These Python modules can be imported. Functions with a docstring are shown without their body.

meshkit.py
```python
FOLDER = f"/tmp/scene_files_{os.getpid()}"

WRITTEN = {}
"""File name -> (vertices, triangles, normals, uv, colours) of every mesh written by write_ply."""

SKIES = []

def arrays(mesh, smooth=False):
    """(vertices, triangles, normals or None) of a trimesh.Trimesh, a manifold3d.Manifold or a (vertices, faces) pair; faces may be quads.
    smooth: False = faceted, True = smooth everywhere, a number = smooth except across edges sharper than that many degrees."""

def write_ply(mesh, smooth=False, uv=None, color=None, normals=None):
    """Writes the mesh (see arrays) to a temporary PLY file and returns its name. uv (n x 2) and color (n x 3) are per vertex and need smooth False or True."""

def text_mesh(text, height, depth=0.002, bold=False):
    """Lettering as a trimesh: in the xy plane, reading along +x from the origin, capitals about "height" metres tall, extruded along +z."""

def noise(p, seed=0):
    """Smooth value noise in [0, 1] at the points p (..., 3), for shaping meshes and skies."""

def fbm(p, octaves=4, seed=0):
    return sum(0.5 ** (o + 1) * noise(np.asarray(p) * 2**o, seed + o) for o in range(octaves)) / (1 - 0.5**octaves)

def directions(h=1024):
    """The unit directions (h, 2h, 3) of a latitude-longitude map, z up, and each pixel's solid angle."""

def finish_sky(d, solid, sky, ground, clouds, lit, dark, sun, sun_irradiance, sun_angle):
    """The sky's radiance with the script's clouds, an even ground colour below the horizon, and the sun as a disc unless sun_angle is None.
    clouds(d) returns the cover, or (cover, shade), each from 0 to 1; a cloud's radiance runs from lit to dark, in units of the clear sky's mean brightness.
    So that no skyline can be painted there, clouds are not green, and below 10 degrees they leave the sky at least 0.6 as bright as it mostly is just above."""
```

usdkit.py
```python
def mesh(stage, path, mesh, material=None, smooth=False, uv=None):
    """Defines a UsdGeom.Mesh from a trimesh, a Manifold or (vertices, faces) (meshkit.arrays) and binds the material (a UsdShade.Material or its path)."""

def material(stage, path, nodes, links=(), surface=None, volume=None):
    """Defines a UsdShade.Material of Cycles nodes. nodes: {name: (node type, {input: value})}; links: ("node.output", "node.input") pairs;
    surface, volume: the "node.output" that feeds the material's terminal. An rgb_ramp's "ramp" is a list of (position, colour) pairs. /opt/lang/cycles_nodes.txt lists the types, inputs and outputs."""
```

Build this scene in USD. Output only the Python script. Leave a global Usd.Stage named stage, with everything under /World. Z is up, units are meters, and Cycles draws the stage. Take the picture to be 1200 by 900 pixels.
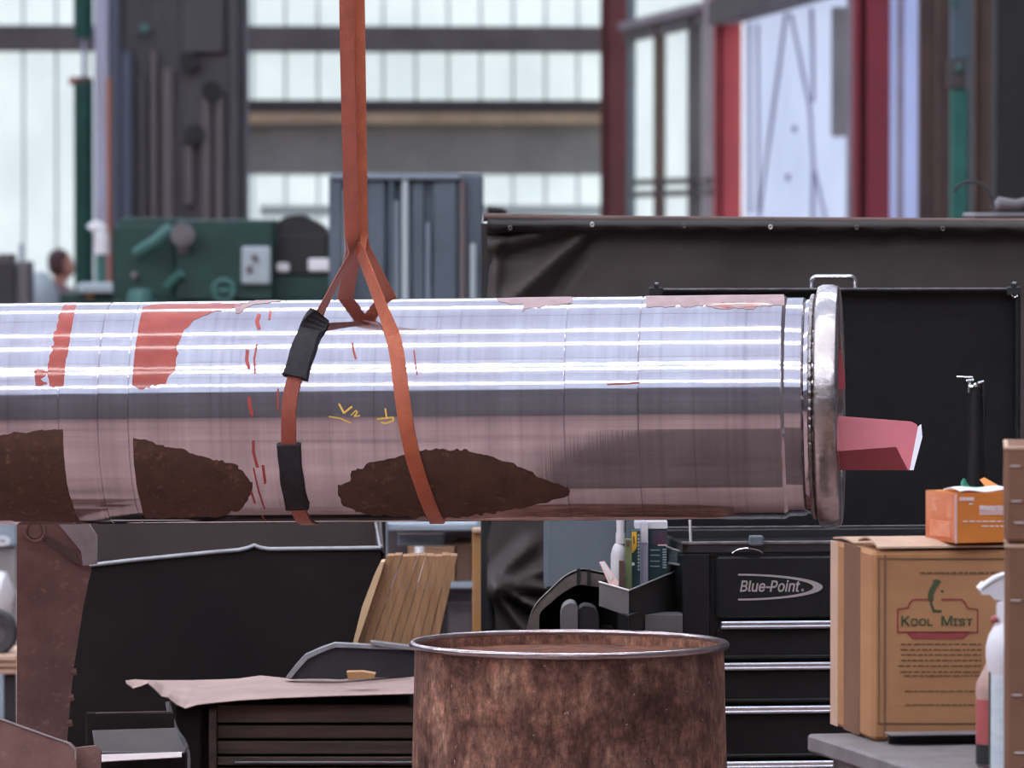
import math, random
import numpy as np, trimesh, usdkit, meshkit
from shapely.geometry import Polygon, LineString, Point, box as sbox
from shapely.ops import unary_union
from pxr import Usd, UsdGeom, UsdLux, UsdShade, Gf, Sdf, Vt
import manifold3d as m3

stage = Usd.Stage.CreateInMemory()
UsdGeom.SetStageUpAxis(stage, "Z"); UsdGeom.SetStageMetersPerUnit(stage, 1.0)
UsdGeom.Xform.Define(stage, "/World")
UsdGeom.Scope.Define(stage, "/World/Looks")
rng = random.Random(7)
nrng = np.random.default_rng(7)

# ------------------------------------------------------------------ camera, sky, exposure
F = 7000.0                                    # focal length in pixels of the 1200 x 900 frame
CAM = np.array([0.0, 0.0, 1.73])
PITCH = math.atan((450 - 223) / F)
cp, sp_ = math.cos(PITCH), math.sin(PITCH)
cam = UsdGeom.Camera.Define(stage, "/World/camera")
cam.CreateHorizontalApertureAttr(36.0); cam.CreateVerticalApertureAttr(27.0)
cam.CreateFocalLengthAttr(36.0 * F / 1200)
cam.CreateFStopAttr(9.8); cam.CreateFocusDistanceAttr(10.9)
cam.CreateClippingRangeAttr(Gf.Vec2f(0.1, 500))
cam.CreateExposureAttr(-0.25)
_c = UsdGeom.Xformable(cam)
_c.AddTranslateOp().Set(Gf.Vec3d(*CAM)); _c.AddRotateXOp().Set(90 - math.degrees(PITCH))

sky = UsdLux.DomeLight.Define(stage, "/World/overcast_sky")
sky.CreateIntensityAttr(1.0); sky.CreateColorAttr(Gf.Vec3f(1.02, 1.06, 1.12)); sky.CreateExposureAttr(-0.45)

def ray(px, py):
    a, b = (px - 600) / F, (450 - py) / F
    return np.array([a, cp + b * sp_, -sp_ + b * cp])
def W(px, py, D):
    r = ray(px, py)
    return CAM + r * (D / r[1])
def onplane(px, py, P, n):
    r = ray(px, py)
    return CAM + r * (np.dot(np.asarray(P) - CAM, n) / np.dot(r, n))
def C(r, g, b):
    return tuple(((c / 255 + .055) / 1.055) ** 2.4 if c > 10 else c / 255 / 12.92 for c in (r, g, b))

# ------------------------------------------------------------------ naming and prims
used = {}
def numbered(parent, name):
    k = (parent, name); n = used.get(k, 0); used[k] = n + 1
    return name if n == 0 else f"{name}_{n:03d}"
MATS = {}
class T:                                        # a thing (Xform) with its world matrix
    def __init__(s, path, M): s.path, s.M, s.prim = path, M, stage.GetPrimAtPath(path)
def tag(prim, label=None, cat=None, group=None, kind=None):
    for k, v in (("label", label), ("category", cat), ("group", group), ("kind", kind)):
        if v: prim.SetCustomDataByKey(k, v)
def thing(name, label=None, cat=None, loc=(0, 0, 0), rotz=0.0, group=None, kind=None, M=None):
    path = "/World/" + numbered("/World", name)
    x = UsdGeom.Xform.Define(stage, path)
    if M is None:
        M = trimesh.transformations.rotation_matrix(math.radians(rotz), [0, 0, 1]); M[:3, 3] = loc
        x.AddTranslateOp().Set(Gf.Vec3d(*map(float, loc)))
        if rotz: x.AddRotateZOp().Set(float(rotz))
    else:
        x.AddTransformOp().Set(Gf.Matrix4d(*[float(v) for v in M.T.ravel()]))
    tag(x.GetPrim(), label, cat, group, kind)
    return T(path, M)
def setmesh(path, mesh, mat, smooth, normals=None):
    if normals is not None:
        v, f = mesh
        m = usdkit.mesh(stage, path, (v, f), MATS[mat])
        m.CreateNormalsAttr(Vt.Vec3fArray.FromNumpy(np.asarray(normals, np.float32))); m.SetNormalsInterpolation("vertex")
        return m
    return usdkit.mesh(stage, path, mesh, MATS[mat], smooth=smooth)
def part(t, name, mesh, mat, smooth=35, local=False, label=None, kind=None):
    """mesh in world coordinates (or local=True) becomes a child of t (a T), or of a part."""
    if not isinstance(mesh, trimesh.Trimesh): mesh = tm(mesh)
    mesh = mesh.copy()
    if not local: mesh.apply_transform(np.linalg.inv(t.M))
    path = t.path + "/" + numbered(t.path, name)
    setmesh(path, mesh, mat, smooth)
    r = T(path, t.M)
    tag(r.prim, label, None, None, kind)
    return r
def struct(name, mesh, mat, smooth=35):
    path = "/World/" + numbered("/World", name)
    setmesh(path, mesh, mat, smooth); tag(stage.GetPrimAtPath(path), kind="structure")
    return T(path, np.eye(4))
def single(name, mesh, mat, label, cat, group=None, smooth=35, kind=None):
    path = "/World/" + numbered("/World", name)
    setmesh(path, mesh, mat, smooth); tag(stage.GetPrimAtPath(path), label, cat, group, kind)
    return T(path, np.eye(4))
def copy_of(src, name, M, label=None):
    path = "/World/" + numbered("/World", name)
    x = UsdGeom.Xform.Define(stage, path)
    x.GetPrim().GetReferences().AddInternalReference(src.path)
    x.ClearXformOpOrder()
    x.AddTransformOp(opSuffix="place").Set(Gf.Matrix4d(*[float(v) for v in M.T.ravel()]))
    x.GetPrim().SetInstanceable(True)
    cd = src.prim.GetCustomData()
    tag(x.GetPrim(), label or cd.get("label"), cd.get("category"), cd.get("group"))
    return x

# ------------------------------------------------------------------ mesh helpers
def tm(o):
    if isinstance(o, trimesh.Trimesh): return o
    if isinstance(o, (list,)): return trimesh.util.concatenate([tm(x) for x in o])
    if hasattr(o, "to_mesh"):
        m = o.to_mesh(); return trimesh.Trimesh(m.vert_properties[:, :3], m.tri_verts, process=False)
    return trimesh.Trimesh(*o, process=False)
def cbox(lo, hi, bevel=0.003):
    """axis-aligned box with chamfered edges"""
    lo, hi = np.minimum(lo, hi).astype(float), np.maximum(lo, hi).astype(float)
    b = min(bevel, 0.45 * (hi - lo).min()); pts = []
    for sx in (0, 1):
        for sy in (0, 1):
            for sz in (0, 1):
                c = np.where([sx, sy, sz], hi, lo); d = np.where([sx, sy, sz], -b, b)
                for k in range(3):
                    p = c.copy()
                    for j in range(3):
                        if j != k: p[j] += d[j]
                    pts.append(p)
    return trimesh.convex.convex_hull(np.array(pts))
def pbox(x0, y0, x1, y1, D, depth, bevel=0.003):
    """box whose front face spans the pixel rectangle at distance D"""
    a, b = W(x0, y1, D), W(x1, y0, D)
    return cbox((a[0], D, a[2]), (b[0], D + depth, b[2]), bevel)
def tube(pts, r, n=10, closed=False):
    pts = np.asarray(pts, float); r = np.broadcast_to(np.asarray(r, float), (len(pts),))
    tan = np.gradient(pts, axis=0) if not closed else np.roll(pts, -1, 0) - np.roll(pts, 1, 0)
    tan /= np.linalg.norm(tan, axis=1, keepdims=True) + 1e-12
    ref = np.array([0.0, 0, 1]) if abs(tan[0][2]) < .9 else np.array([1.0, 0, 0])
    V = []
    u = np.cross(tan[0], ref); u /= np.linalg.norm(u)
    for i, p in enumerate(pts):
        u = u - tan[i] * np.dot(u, tan[i]); u /= np.linalg.norm(u) + 1e-12
        w = np.cross(tan[i], u)
        for k in range(n):
            a = 2 * math.pi * k / n
            V.append(p + r[i] * (math.cos(a) * u + math.sin(a) * w))
    Fs = []; m = len(pts)
    for i in range(m if closed else m - 1):
        j = (i + 1) % m
        for k in range(n):
            l = (k + 1) % n
            Fs += [[i * n + k, i * n + l, j * n + l], [i * n + k, j * n + l, j * n + k]]
    if not closed:
        V += [pts[0], pts[-1]]; a, b = len(V) - 2, len(V) - 1
        for k in range(n):
            l = (k + 1) % n
            Fs += [[a, l, k], [b, (m - 1) * n + k, (m - 1) * n + l]]
    return trimesh.Trimesh(np.array(V), np.array(Fs), process=False)
def smoothpath(pts, n=40):
    from scipy.interpolate import PchipInterpolator
    pts = np.asarray(pts, float)
    d = np.r_[0, np.cumsum(np.linalg.norm(np.diff(pts, axis=0), axis=1) + 1e-9)]
    return PchipInterpolator(d, pts)(np.linspace(0, d[-1], n))
def lathe(prof, n=64, center=(0, 0, 0), closed=False):
    """prof: (r, z) list; revolve about z"""
    prof = np.asarray(prof, float)
    if closed: prof = np.vstack([prof, prof[:1]])
    V = []; m = len(prof)
    for k in range(n):
        a = 2 * math.pi * k / n
        V.append(np.c_[prof[:, 0] * math.cos(a), prof[:, 0] * math.sin(a), prof[:, 1]])
    V = np.vstack(V) + np.asarray(center); Fs = []
    for k in range(n):
        l = (k + 1) % n
        for i in range(m - 1):
            Fs += [[k * m + i, l * m + i, l * m + i + 1], [k * m + i, l * m + i + 1, k * m + i + 1]]
    t = trimesh.Trimesh(V, np.array(Fs), process=False)
    t.merge_vertices(); t.update_faces(t.nondegenerate_faces()); t.fix_normals()
    return t
def tri2(poly):
    poly = poly if isinstance(poly, (Polygon,)) else Polygon(poly)
    if not poly.is_valid: poly = poly.buffer(0)
    if poly.geom_type != "Polygon": poly = max(poly.geoms, key=lambda g: g.area)
    v, f = trimesh.creation.triangulate_polygon(poly, engine="earcut")
    return np.asarray(v), np.asarray(f)
def plate(poly, fn, tvec):
    """a plate: outline in pixels (or any 2D), fn maps a 2D point to 3D, tvec = thickness vector (or function)"""
    v, f = tri2(poly)
    A = np.array([fn(*p) for p in v]); B = A + np.asarray(tvec)
    e = np.sort(np.vstack([f[:, [0, 1]], f[:, [1, 2]], f[:, [2, 0]]]), 1)
    d = np.vstack([f[:, [0, 1]], f[:, [1, 2]], f[:, [2, 0]]])
    u, inv, cnt = np.unique(e, axis=0, return_inverse=True, return_counts=True)
    bd = d[cnt[inv.ravel()] == 1]; n = len(v)
    sides = np.vstack([[[b, a, a + n], [b, a + n, b + n]] for a, b in bd])
    t = trimesh.Trimesh(np.vstack([A, B]), np.vstack([f, f[:, ::-1] + n, sides]), process=False)
    t.fix_normals()
    return t
def grid(fn, nu, nv, thick=None):
    """sheet from fn(u, v) in [0,1]^2, optionally given thickness along thick vector"""
    V = np.array([[fn(i / nu, j / nv) for i in range(nu + 1)] for j in range(nv + 1)]).reshape(-1, 3)
    Fs = []
    for j in range(nv):
        for i in range(nu):
            a = j * (nu + 1) + i
            Fs += [[a, a + 1, a + nu + 2], [a, a + nu + 2, a + nu + 1]]
    Fs = np.array(Fs)
    if thick is None: return trimesh.Trimesh(V, Fs, process=False)
    n = len(V); e = np.vstack([Fs[:, [0, 1]], Fs[:, [1, 2]], Fs[:, [2, 0]]])
    u, inv, cnt = np.unique(np.sort(e, 1), axis=0, return_inverse=True, return_counts=True)
    bd = e[cnt[inv.ravel()] == 1]
    sides = np.vstack([[[b, a, a + n], [b, a + n, b + n]] for a, b in bd])
    t = trimesh.Trimesh(np.vstack([V, V + np.asarray(thick)]), np.vstack([Fs, Fs[:, ::-1] + n, sides]), process=False)
    t.fix_normals(); return t
def rough_line(pts, amp, step, seed):
    """polyline in pixels, resampled and made ragged"""
    L = LineString(pts); n = max(4, int(L.length / step)); r = np.random.default_rng(seed)
    P = np.array([L.interpolate(i / n, normalized=True).coords[0] for i in range(n + 1)])
    P[1:-1] += r.normal(0, amp, (n - 1, 2))
    return [tuple(p) for p in P]
def stroke(pts, w):
    return LineString(pts).buffer(w / 2, cap_style=2, join_style=1)
def text_on(text, height, fn, shear=0, bold=False, depth=.0008):
    """lettering; fn(x, y, z) maps text space to the world"""
    t = meshkit.text_mesh(text, height, depth, bold)
    v = t.vertices.copy(); v[:, 0] += shear * v[:, 1]
    return v, t
def text_plane(text, px0, py_base, px1, cap_px, P, n, shear=0, bold=False, lift=.0006):
    """lettering from px0 to px1 on the baseline py_base on the plane (P, n)"""
    v, t = text_on(text, 1.0, None, shear, bold, .001)
    v[:, 0] -= v[:, 0].min(); v[:, 0] *= (px1 - px0) / v[:, 0].max(); v[:, 1] *= cap_px
    n = np.asarray(n, float); out = []
    for x, y, z in v: out.append(onplane(px0 + x, py_base - y, P, n) + n * (lift if z > .0005 else 0))
    m = trimesh.Trimesh(np.array(out), t.faces, process=False); m.fix_normals()
    return m
def print_on(poly, P, n, lift=.0005):
    n = np.asarray(n, float)
    if not isinstance(poly, (Polygon,)) and hasattr(poly, "geoms"):
        return trimesh.util.concatenate([print_on(g, P, n, lift) for g in poly.geoms])
    return plate(poly, lambda x, y: onplane(x, y, P, n) + n * lift, -n * lift)

# ------------------------------------------------------------------ materials
def mat(name, c1, c2=None, scale=6.0, rough=.6, metal=0.0, bump=0.0, bscale=60.0, stretch=(1, 1, 1), spec=.4, lo=.35, hi=.65,
        c3=None, s3=20.0, lo3=.58, hi3=.66, stretch3=(1, 1, 1), rough2=None, obj=False, detail=6, translucent=0.0, coat=0.0):
    N = {"geo": ("texture_coordinate", {}) if obj else ("geometry", {}), "p": ("principled_bsdf", {"roughness": rough, "metallic": metal, "specular_ior_level": spec, "base_color": c1})}
    pos = "geo.object" if obj else "geo.position"
    if coat: N["p"][1]["coat_weight"] = coat
    L = []
    if c2 is not None:
        N["mp"] = ("mapping", {"scale": stretch}); N["n"] = ("noise_texture", {"scale": scale, "detail": detail, "roughness": .6})
        N["r"] = ("rgb_ramp", {"ramp": [(lo, c1), (hi, c2)]})
        L += [(pos, "mp.vector"), ("mp.vector", "n.vector"), ("n.fac", "r.fac")]
        last = "r.color"
        if c3 is not None:
            N["mp3"] = ("mapping", {"scale": stretch3, "location": (3.1, 1.7, .9)}); N["n3"] = ("noise_texture", {"scale": s3, "detail": 7, "roughness": .65})
            N["r3"] = ("rgb_ramp", {"ramp": [(lo3, (0, 0, 0)), (hi3, (1, 1, 1))]}); N["mx"] = ("mix", {"color2": c3})
            L += [(pos, "mp3.vector"), ("mp3.vector", "n3.vector"), ("n3.fac", "r3.fac"), ("r3.color", "mx.fac"), (last, "mx.color1")]
            last = "mx.color"
        L.append((last, "p.base_color"))
        if rough2 is not None:
            N["mr"] = ("map_range", {"from_min": .3, "from_max": .7, "to_min": rough, "to_max": rough2}); L += [("n.fac", "mr.value"), ("mr.result", "p.roughness")]
    if bump:
        N["mb"] = ("mapping", {"scale": stretch}); N["nb"] = ("noise_texture", {"scale": bscale, "detail": 4}); N["b"] = ("bump", {"strength": bump, "distance": .004})
        L += [(pos, "mb.vector"), ("mb.vector", "nb.vector"), ("nb.fac", "b.height"), ("b.normal", "p.normal")]
    surf = "p.BSDF"
    if translucent:
        N["tr"] = ("translucent_bsdf", {"color": c1}); N["mc"] = ("mix_closure", {"fac": translucent})
        if c2 is not None: L.append((last, "tr.color"))
        L += [("p.BSDF", "mc.closure1"), ("tr.BSDF", "mc.closure2")]; surf = "mc.closure"
    MATS[name] = usdkit.material(stage, "/World/Looks/" + name, N, L, surface=surf)
def emat(name, c, s):
    MATS[name] = usdkit.material(stage, "/World/Looks/" + name, {"e": ("emission", {"color": c, "strength": s})}, [], surface="e.emission")

mat("concrete_floor", (.36, .235, .215), (.27, .165, .15), 1.2, .45, bump=.1, c3=(.16, .10, .09), s3=.7)
mat("roof_sheet", (.80, .84, .93), None, rough=.6, translucent=.72)
mat("wall_sheet", (.79, .82, .81), (.71, .745, .74), .8, .5, translucent=.8)
mat("wall_sheet_blue", (.68, .71, .79), (.61, .64, .73), .8, .5, translucent=.8)
mat("wall_dark", (.16, .155, .165), (.12, .115, .125), .5, .8)
mat("grey_sheet", (.27, .255, .25), (.22, .21, .205), 2.0, .6)
mat("grey_rib", (.62, .65, .65), None, rough=.6, translucent=.55)
mat("wall_sheet_violet", (.52, .55, .70), (.46, .49, .64), .8, .5, translucent=.8)
mat("maroon_steel", (.15, .035, .04), (.11, .028, .032), 2.0, .6)
mat("girt_dark", (.14, .12, .125), (.10, .085, .09), 1.5, .7)
mat("girt_tan", (.50, .36, .24), (.36, .25, .17), 2.0, .7)
mat("girt_black", (.055, .045, .045), None, rough=.7)
mat("red_steel", (.30, .035, .045), (.23, .03, .04), 2.0, .5)
mat("red_steel_shaded", (.12, .02, .025), None, rough=.6)  # darker copy puts the shade of the recessed web into the colour
mat("mauve_steel", (.36, .29, .32), (.28, .23, .26), 2, .6)
mat("brown_steel", (.10, .065, .06), (.14, .09, .075), 2, .7)
mat("blue_steel", (.15, .18, .205), (.12, .145, .165), 4, .5)
mat("soot_black", (.016, .016, .017), (.024, .023, .024), 6, .6)
emat("lamp_tube", (1.0, .98, 1.0), 34.0)
mat("lamp_housing", (.75, .75, .75), None, rough=.5)

# ------------------------------------------------------------------ the setting
CORNER = np.array([0.95, 58.0, 0.0]); SK = math.atan(0.0912)
Vd = np.array([math.sin(SK), -math.cos(SK), 0]); Ud = np.array([-math.cos(SK), -math.sin(SK), 0]); Zd = np.array([0, 0, 1.0])
H = 8.5
def room(u, v, z): return CORNER + Ud * u + Vd * v + Zd * z
def rbox(u0, u1, v0, v1, z0, z1, bevel=.004):
    b = cbox((u0, v0, z0), (u1, v1, z1), bevel); p = b.vertices.copy()
    b.vertices = CORNER + p[:, :1] * Ud + p[:, 1:2] * Vd + p[:, 2:] * Zd
    b.fix_normals(); return b
ROOM_W, ROOM_L = 26.0, 64.0
struct("floor", rbox(-.2, ROOM_W + .2, -.2, ROOM_L + .2, -.15, 0), "concrete_floor")
struct("wall_left", rbox(ROOM_W, ROOM_W + .15, 0, ROOM_L, 0, H), "wall_dark")
struct("wall_front", rbox(-.15, ROOM_W + .15, ROOM_L, ROOM_L + .15, 0, H), "wall_dark")
cl = thing("ceiling", kind="structure")
k = 0
for i in range(16):                                # translucent roof sheets between purlins
    part(cl, "roof_panel", rbox(-.15, ROOM_W + .15, i * 4 + .03, i * 4 + 3.97, H, H + .02), "roof_sheet", smooth=False)
    part(cl, "purlin", rbox(0, ROOM_W, i * 4 - .03, i * 4 + .03, H - .12, H + .02), "lamp_housing", smooth=False)
# back wall: corrugated daylight sheets with raised ribs, girts across them
def rib_panel(u0, w, z0, z1, v=0.0, rib=.035, rise=.03):
    poly = Polygon([(u0, -.004), (u0 + w, -.004), (u0 + w, .0), (u0 + w - .01, 0), (u0 + w * .55, .008), (u0 + .01, 0), (u0, 0)])
    t = trimesh.creation.extrude_polygon(poly, z1 - z0, engine="earcut"); p = t.vertices.copy()
    t.vertices = CORNER + p[:, :1] * Ud + (p[:, 1:2] + v) * Vd + (p[:, 2:] + z0) * Zd
    t.fix_normals(); return t
wb = thing("wall_back", kind="structure")
PW = .315
for i in range(24):
    u0 = i * PW
    part(wb, "wall_panel", rib_panel(u0, PW, 0, 4.4), "wall_sheet", smooth=False)
    part(wb, "rib", rbox(u0 - .012, u0 + .012, 0, .035, 0, 4.4, .008), "grey_rib", smooth=False)
part(wb, "plain_sheet", rbox(24 * PW, ROOM_W, -.02, 0, 0, 4.4), "wall_sheet", smooth=False)
part(wb, "upper_sheet", rbox(0, ROOM_W, -.02, 0, 4.4, H), "wall_dark", smooth=False)
for i in range(13):
    part(wb, "grey_panel", rib_panel(i * PW, PW + .004, 1.88, 2.37, .06), "grey_sheet", smooth=False)
part(wb, "girt", rbox(0, ROOM_W, .05, .25, 3.06, 3.31), "girt_dark")
part(wb, "girt", rbox(0, 4.1, .07, .30, 2.37, 2.475), "girt_tan", label="tan lower girt")
part(wb, "girt", rbox(0, 4.1, .05, .24, 2.475, 2.60), "girt_black", label="black girt")
part(wb, "sill_rail", rbox(0, 3.4, .06, .22, 1.48, 1.585), "grey_rib")
# right wall
wr = thing("wall_right", kind="structure")
def rwall(px):                                     # v where the right wall is seen at pixel column px
    r = ray(px, 223); nrm = Ud
    q = CAM + r * (np.dot(CORNER - CAM, nrm) / np.dot(r, nrm)); return np.dot(q - CORNER, Vd)
for v0, v1, m in ((0, rwall(866), "wall_sheet"), (rwall(1008), rwall(1080), "wall_sheet_violet"), (rwall(1080), 34.0, "wall_dark"), (34.0, ROOM_L, "wall_dark")):
    part(wr, "wall_panel", rbox(-.03, 0, v0, v1, 0, 4.4), m, smooth=False)
part(wr, "upper_sheet", rbox(-.03, 0, 0, ROOM_L, 4.4, H), "wall_dark", smooth=False)
def post(px0, px1, D, z0, z1, depth=.14, bevel=.006):
    a, b = W(px0, 223, D), W(px1, 223, D)
    return cbox((a[0], D, z0), (b[0], D + depth, z1), bevel)
def Dw(px): return 43680.0 / (px - 600 + 638) - .08
def zpx(py, D): return W(600, py, D)[2]
def hcolumn(p0, p1, p2, p3, D, m="red_steel", name="column"):     # H-section red column: near flange, recessed web, broad flange
    c = [post(p0, p1, D, 0, H, .30), post(p2, p3, D, 0, H, .03), post(p2 + 2, p3, D + .03, 0, H, .25)]
    part(wr, name, c, m)
    part(wr, "column_web", post(p1, p2, D + .12, 0, H, .06), "red_steel_shaded")
hcolumn(704, 708, 711, 735, Dw(735), "maroon_steel"); hcolumn(837, 842, 846, 869, Dw(869)); hcolumn(1000, 1008, 1015, 1043, Dw(1043))
part(wr, "post", post(735, 745, Dw(745), 0, H), "blue_steel")
part(wr, "post", post(766, 780, Dw(780), 0, zpx(25, Dw(780))), "brown_steel")
part(wr, "post", post(806, 823, Dw(823), 0, zpx(18, Dw(823))), "girt_dark")
part(wr, "post", post(824, 837, Dw(837), 0, H), "mauve_steel")
part(wr, "post", post(1077, 1096, Dw(1096), 0, H), "brown_steel", label="grey-brown post beside the teal pipe")
part(wr, "post", post(1098, 1113, Dw(1113), 0, H), "brown_steel")
part(wr, "post", post(1051, 1059, Dw(1059), 0, H, .05), "mauve_steel")
# sloping girt seen along the wall, between the first and second column, and the rails
def along(px0, py0, px1, py1, hpx, off=.02, thick=.12):
    """a rail along the right wall between two pixel columns; height hpx at the first"""
    va, vb = rwall(px0), rwall(px1)
    a, b = room(0, va, 0), room(0, vb, 0)
    za, zb = zpx(py0, a[1]), zpx(py1, b[1]); h = hpx * a[1] / F
    pts = []
    for (p, z) in ((a, za), (b, zb)):
        for o in (off, off + thick):
            for dz in (0, -h):
                pts.append(p + Ud * o + Zd * (z + dz))
    return trimesh.convex.convex_hull(np.array(pts))
part(wr, "girt", along(742, 27, 836, 3, 9), "mauve_steel")
part(wr, "girt", along(742, 36, 836, 14, 14, off=.03, thick=.06), "girt_dark")
part(wr, "header", along(868, 2, 1005, -40, 27, off=.05, thick=.22), "girt_dark")
for y in (214, 228):
    part(wr, "handrail", tube([W(px, y - (px - 742) / 30, Dw(px) - .35) for px in (742, 765, 790, 815, 834)], .03), "girt_dark")

exec_order = []
# ------------------------------------------------------------------ ceiling lamps: long continuous rows
PSI = math.radians(5.3)
lampdir = np.array([math.cos(PSI), -math.sin(PSI), 0])
ll = thing("strip_light", "long white fluorescent strip light hung in a row under the roof", "ceiling light", (0, 0, -50), group="strip lights under the roof")
part(ll, "housing", cbox((-1.5, -.14, .03), (1.5, .14, .09), .01), "lamp_housing", local=True)
for s in (-1, 1):
    part(ll, "tube", tube([(-1.495, s * .09, 0), (0, s * .09, 0), (1.495, s * .09, 0)], .028, 12), "lamp_tube", local=True)
first = True
for Y, xs in ((17.2, range(-5, 2)), (16.6, range(-5, 2)), (10.45, range(-5, 2)), (8.3, range(-5, 2)), (4.4, range(-5, 2)), (3.25, range(-5, 2)), (-1.9, range(-5, 2)), (27, range(-3, 1)), (38, range(-3, 1))):
    for i in xs:
        c = np.array([-0.5, Y, H - .35]) + lampdir * 3.01 * i
        M = trimesh.transformations.rotation_matrix(-PSI, [0, 0, 1]); M[:3, 3] = c
        if first:
            x = UsdGeom.Xformable(ll.prim); x.ClearXformOpOrder(); x.AddTransformOp().Set(Gf.Matrix4d(*[float(v) for v in M.T.ravel()])); first = False
        else:
            copy_of(ll, "strip_light", M)

# ================================================================== THE PIPE
TAU = math.radians(.72)
a_ = np.array([math.cos(PSI) * math.cos(TAU), -math.sin(PSI) * math.cos(TAU), math.sin(TAU)])
e1 = np.cross(a_, [0, 0, 1]); e1 /= np.linalg.norm(e1); e2 = np.cross(e1, a_)
P0 = W(600, 479.6, 10.5); R = 131.0 * 10.5 / F
PM = np.eye(4); PM[:3, 0] = a_; PM[:3, 1] = -e1; PM[:3, 2] = e2; PM[:3, 3] = P0      # local: x along, -y to the camera, z up
def s_of(px):                                     # station along the axis seen at pixel column px
    t = (px - 600) / F
    return (P0[1] * t - P0[0]) / (a_[0] - t * a_[1])
def cyl(s, th, r=R): return P0 + s * a_ + r * (math.cos(th) * e1 + math.sin(th) * e2)
def pick(px, py, r=R):
    d = ray(px, py); o = CAM - P0
    dp, op = d - a_ * np.dot(d, a_), o - a_ * np.dot(o, a_)
    A, B, Cc = np.dot(dp, dp), np.dot(dp, op), np.dot(op, op) - r * r
    disc = B * B - A * Cc
    t = (-B - math.sqrt(max(disc, 0))) / A
    q = CAM + d * t - P0
    return np.dot(q, a_), math.atan2(np.dot(q, e2), np.dot(q, e1))
def lathe_x(prof, n=360):
    """prof (s, r), closed or open, revolved about the pipe's axis; pipe-local coordinates with exact normals per facet group"""
    m = lathe([(r, s) for s, r in prof], n)
    v = m.vertices.copy(); m.vertices = np.c_[v[:, 2], v[:, 0], v[:, 1]]; m.fix_normals(); return m

N_ = {"tc": ("texture_coordinate", {}), "mp": ("mapping", {"scale": (70, .8, .8)}), "n": ("noise_texture", {"scale": 1.0, "detail": 6, "roughness": .7}),
      "mp2": ("mapping", {"scale": (4, 2.0, 2.0)}), "n2": ("noise_texture", {"scale": 2.2, "detail": 5}),
      "r": ("rgb_ramp", {"ramp": [(.22, (.42, .39, .42)), (.42, (.68, .65, .68)), (.75, (.80, .78, .81))]}),
      "r2": ("rgb_ramp", {"ramp": [(.35, (.80, .77, .79)), (.65, (1, 1, 1))]}), "mx": ("mix", {"mix_type": "multiply", "fac": 1.0}),
      "mr": ("map_range", {"from_min": .3, "from_max": .7, "to_min": .10, "to_max": .05}),
      "b": ("bump", {"strength": .05, "distance": .002}),
      "p": ("principled_bsdf", {"metallic": 1.0})}
MATS["machined_steel"] = usdkit.material(stage, "/World/Looks/machined_steel", N_, [("tc.object", "mp.vector"), ("mp.vector", "n.vector"), ("tc.object", "mp2.vector"), ("mp2.vector", "n2.vector"),
    ("n.fac", "r.fac"), ("n2.fac", "r2.fac"), ("r.color", "mx.color1"), ("r2.color", "mx.color2"), ("mx.color", "p.base_color"), ("n2.fac", "mr.value"), ("mr.result", "p.roughness"),
    ("n.fac", "b.height"), ("b.normal", "p.normal")], surface="p.BSDF")
mat("flange_steel", (.58, .54, .54), (.40, .36, .35), 9, .16, 1.0, bump=.3, bscale=60, rough2=.4, c3=(.26, .19, .16), s3=16, lo3=.55, hi3=.70)
mat("weld_steel", (.20, .18, .18), (.35, .33, .33), 60, .3, 1.0, bump=.6, bscale=120)
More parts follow.
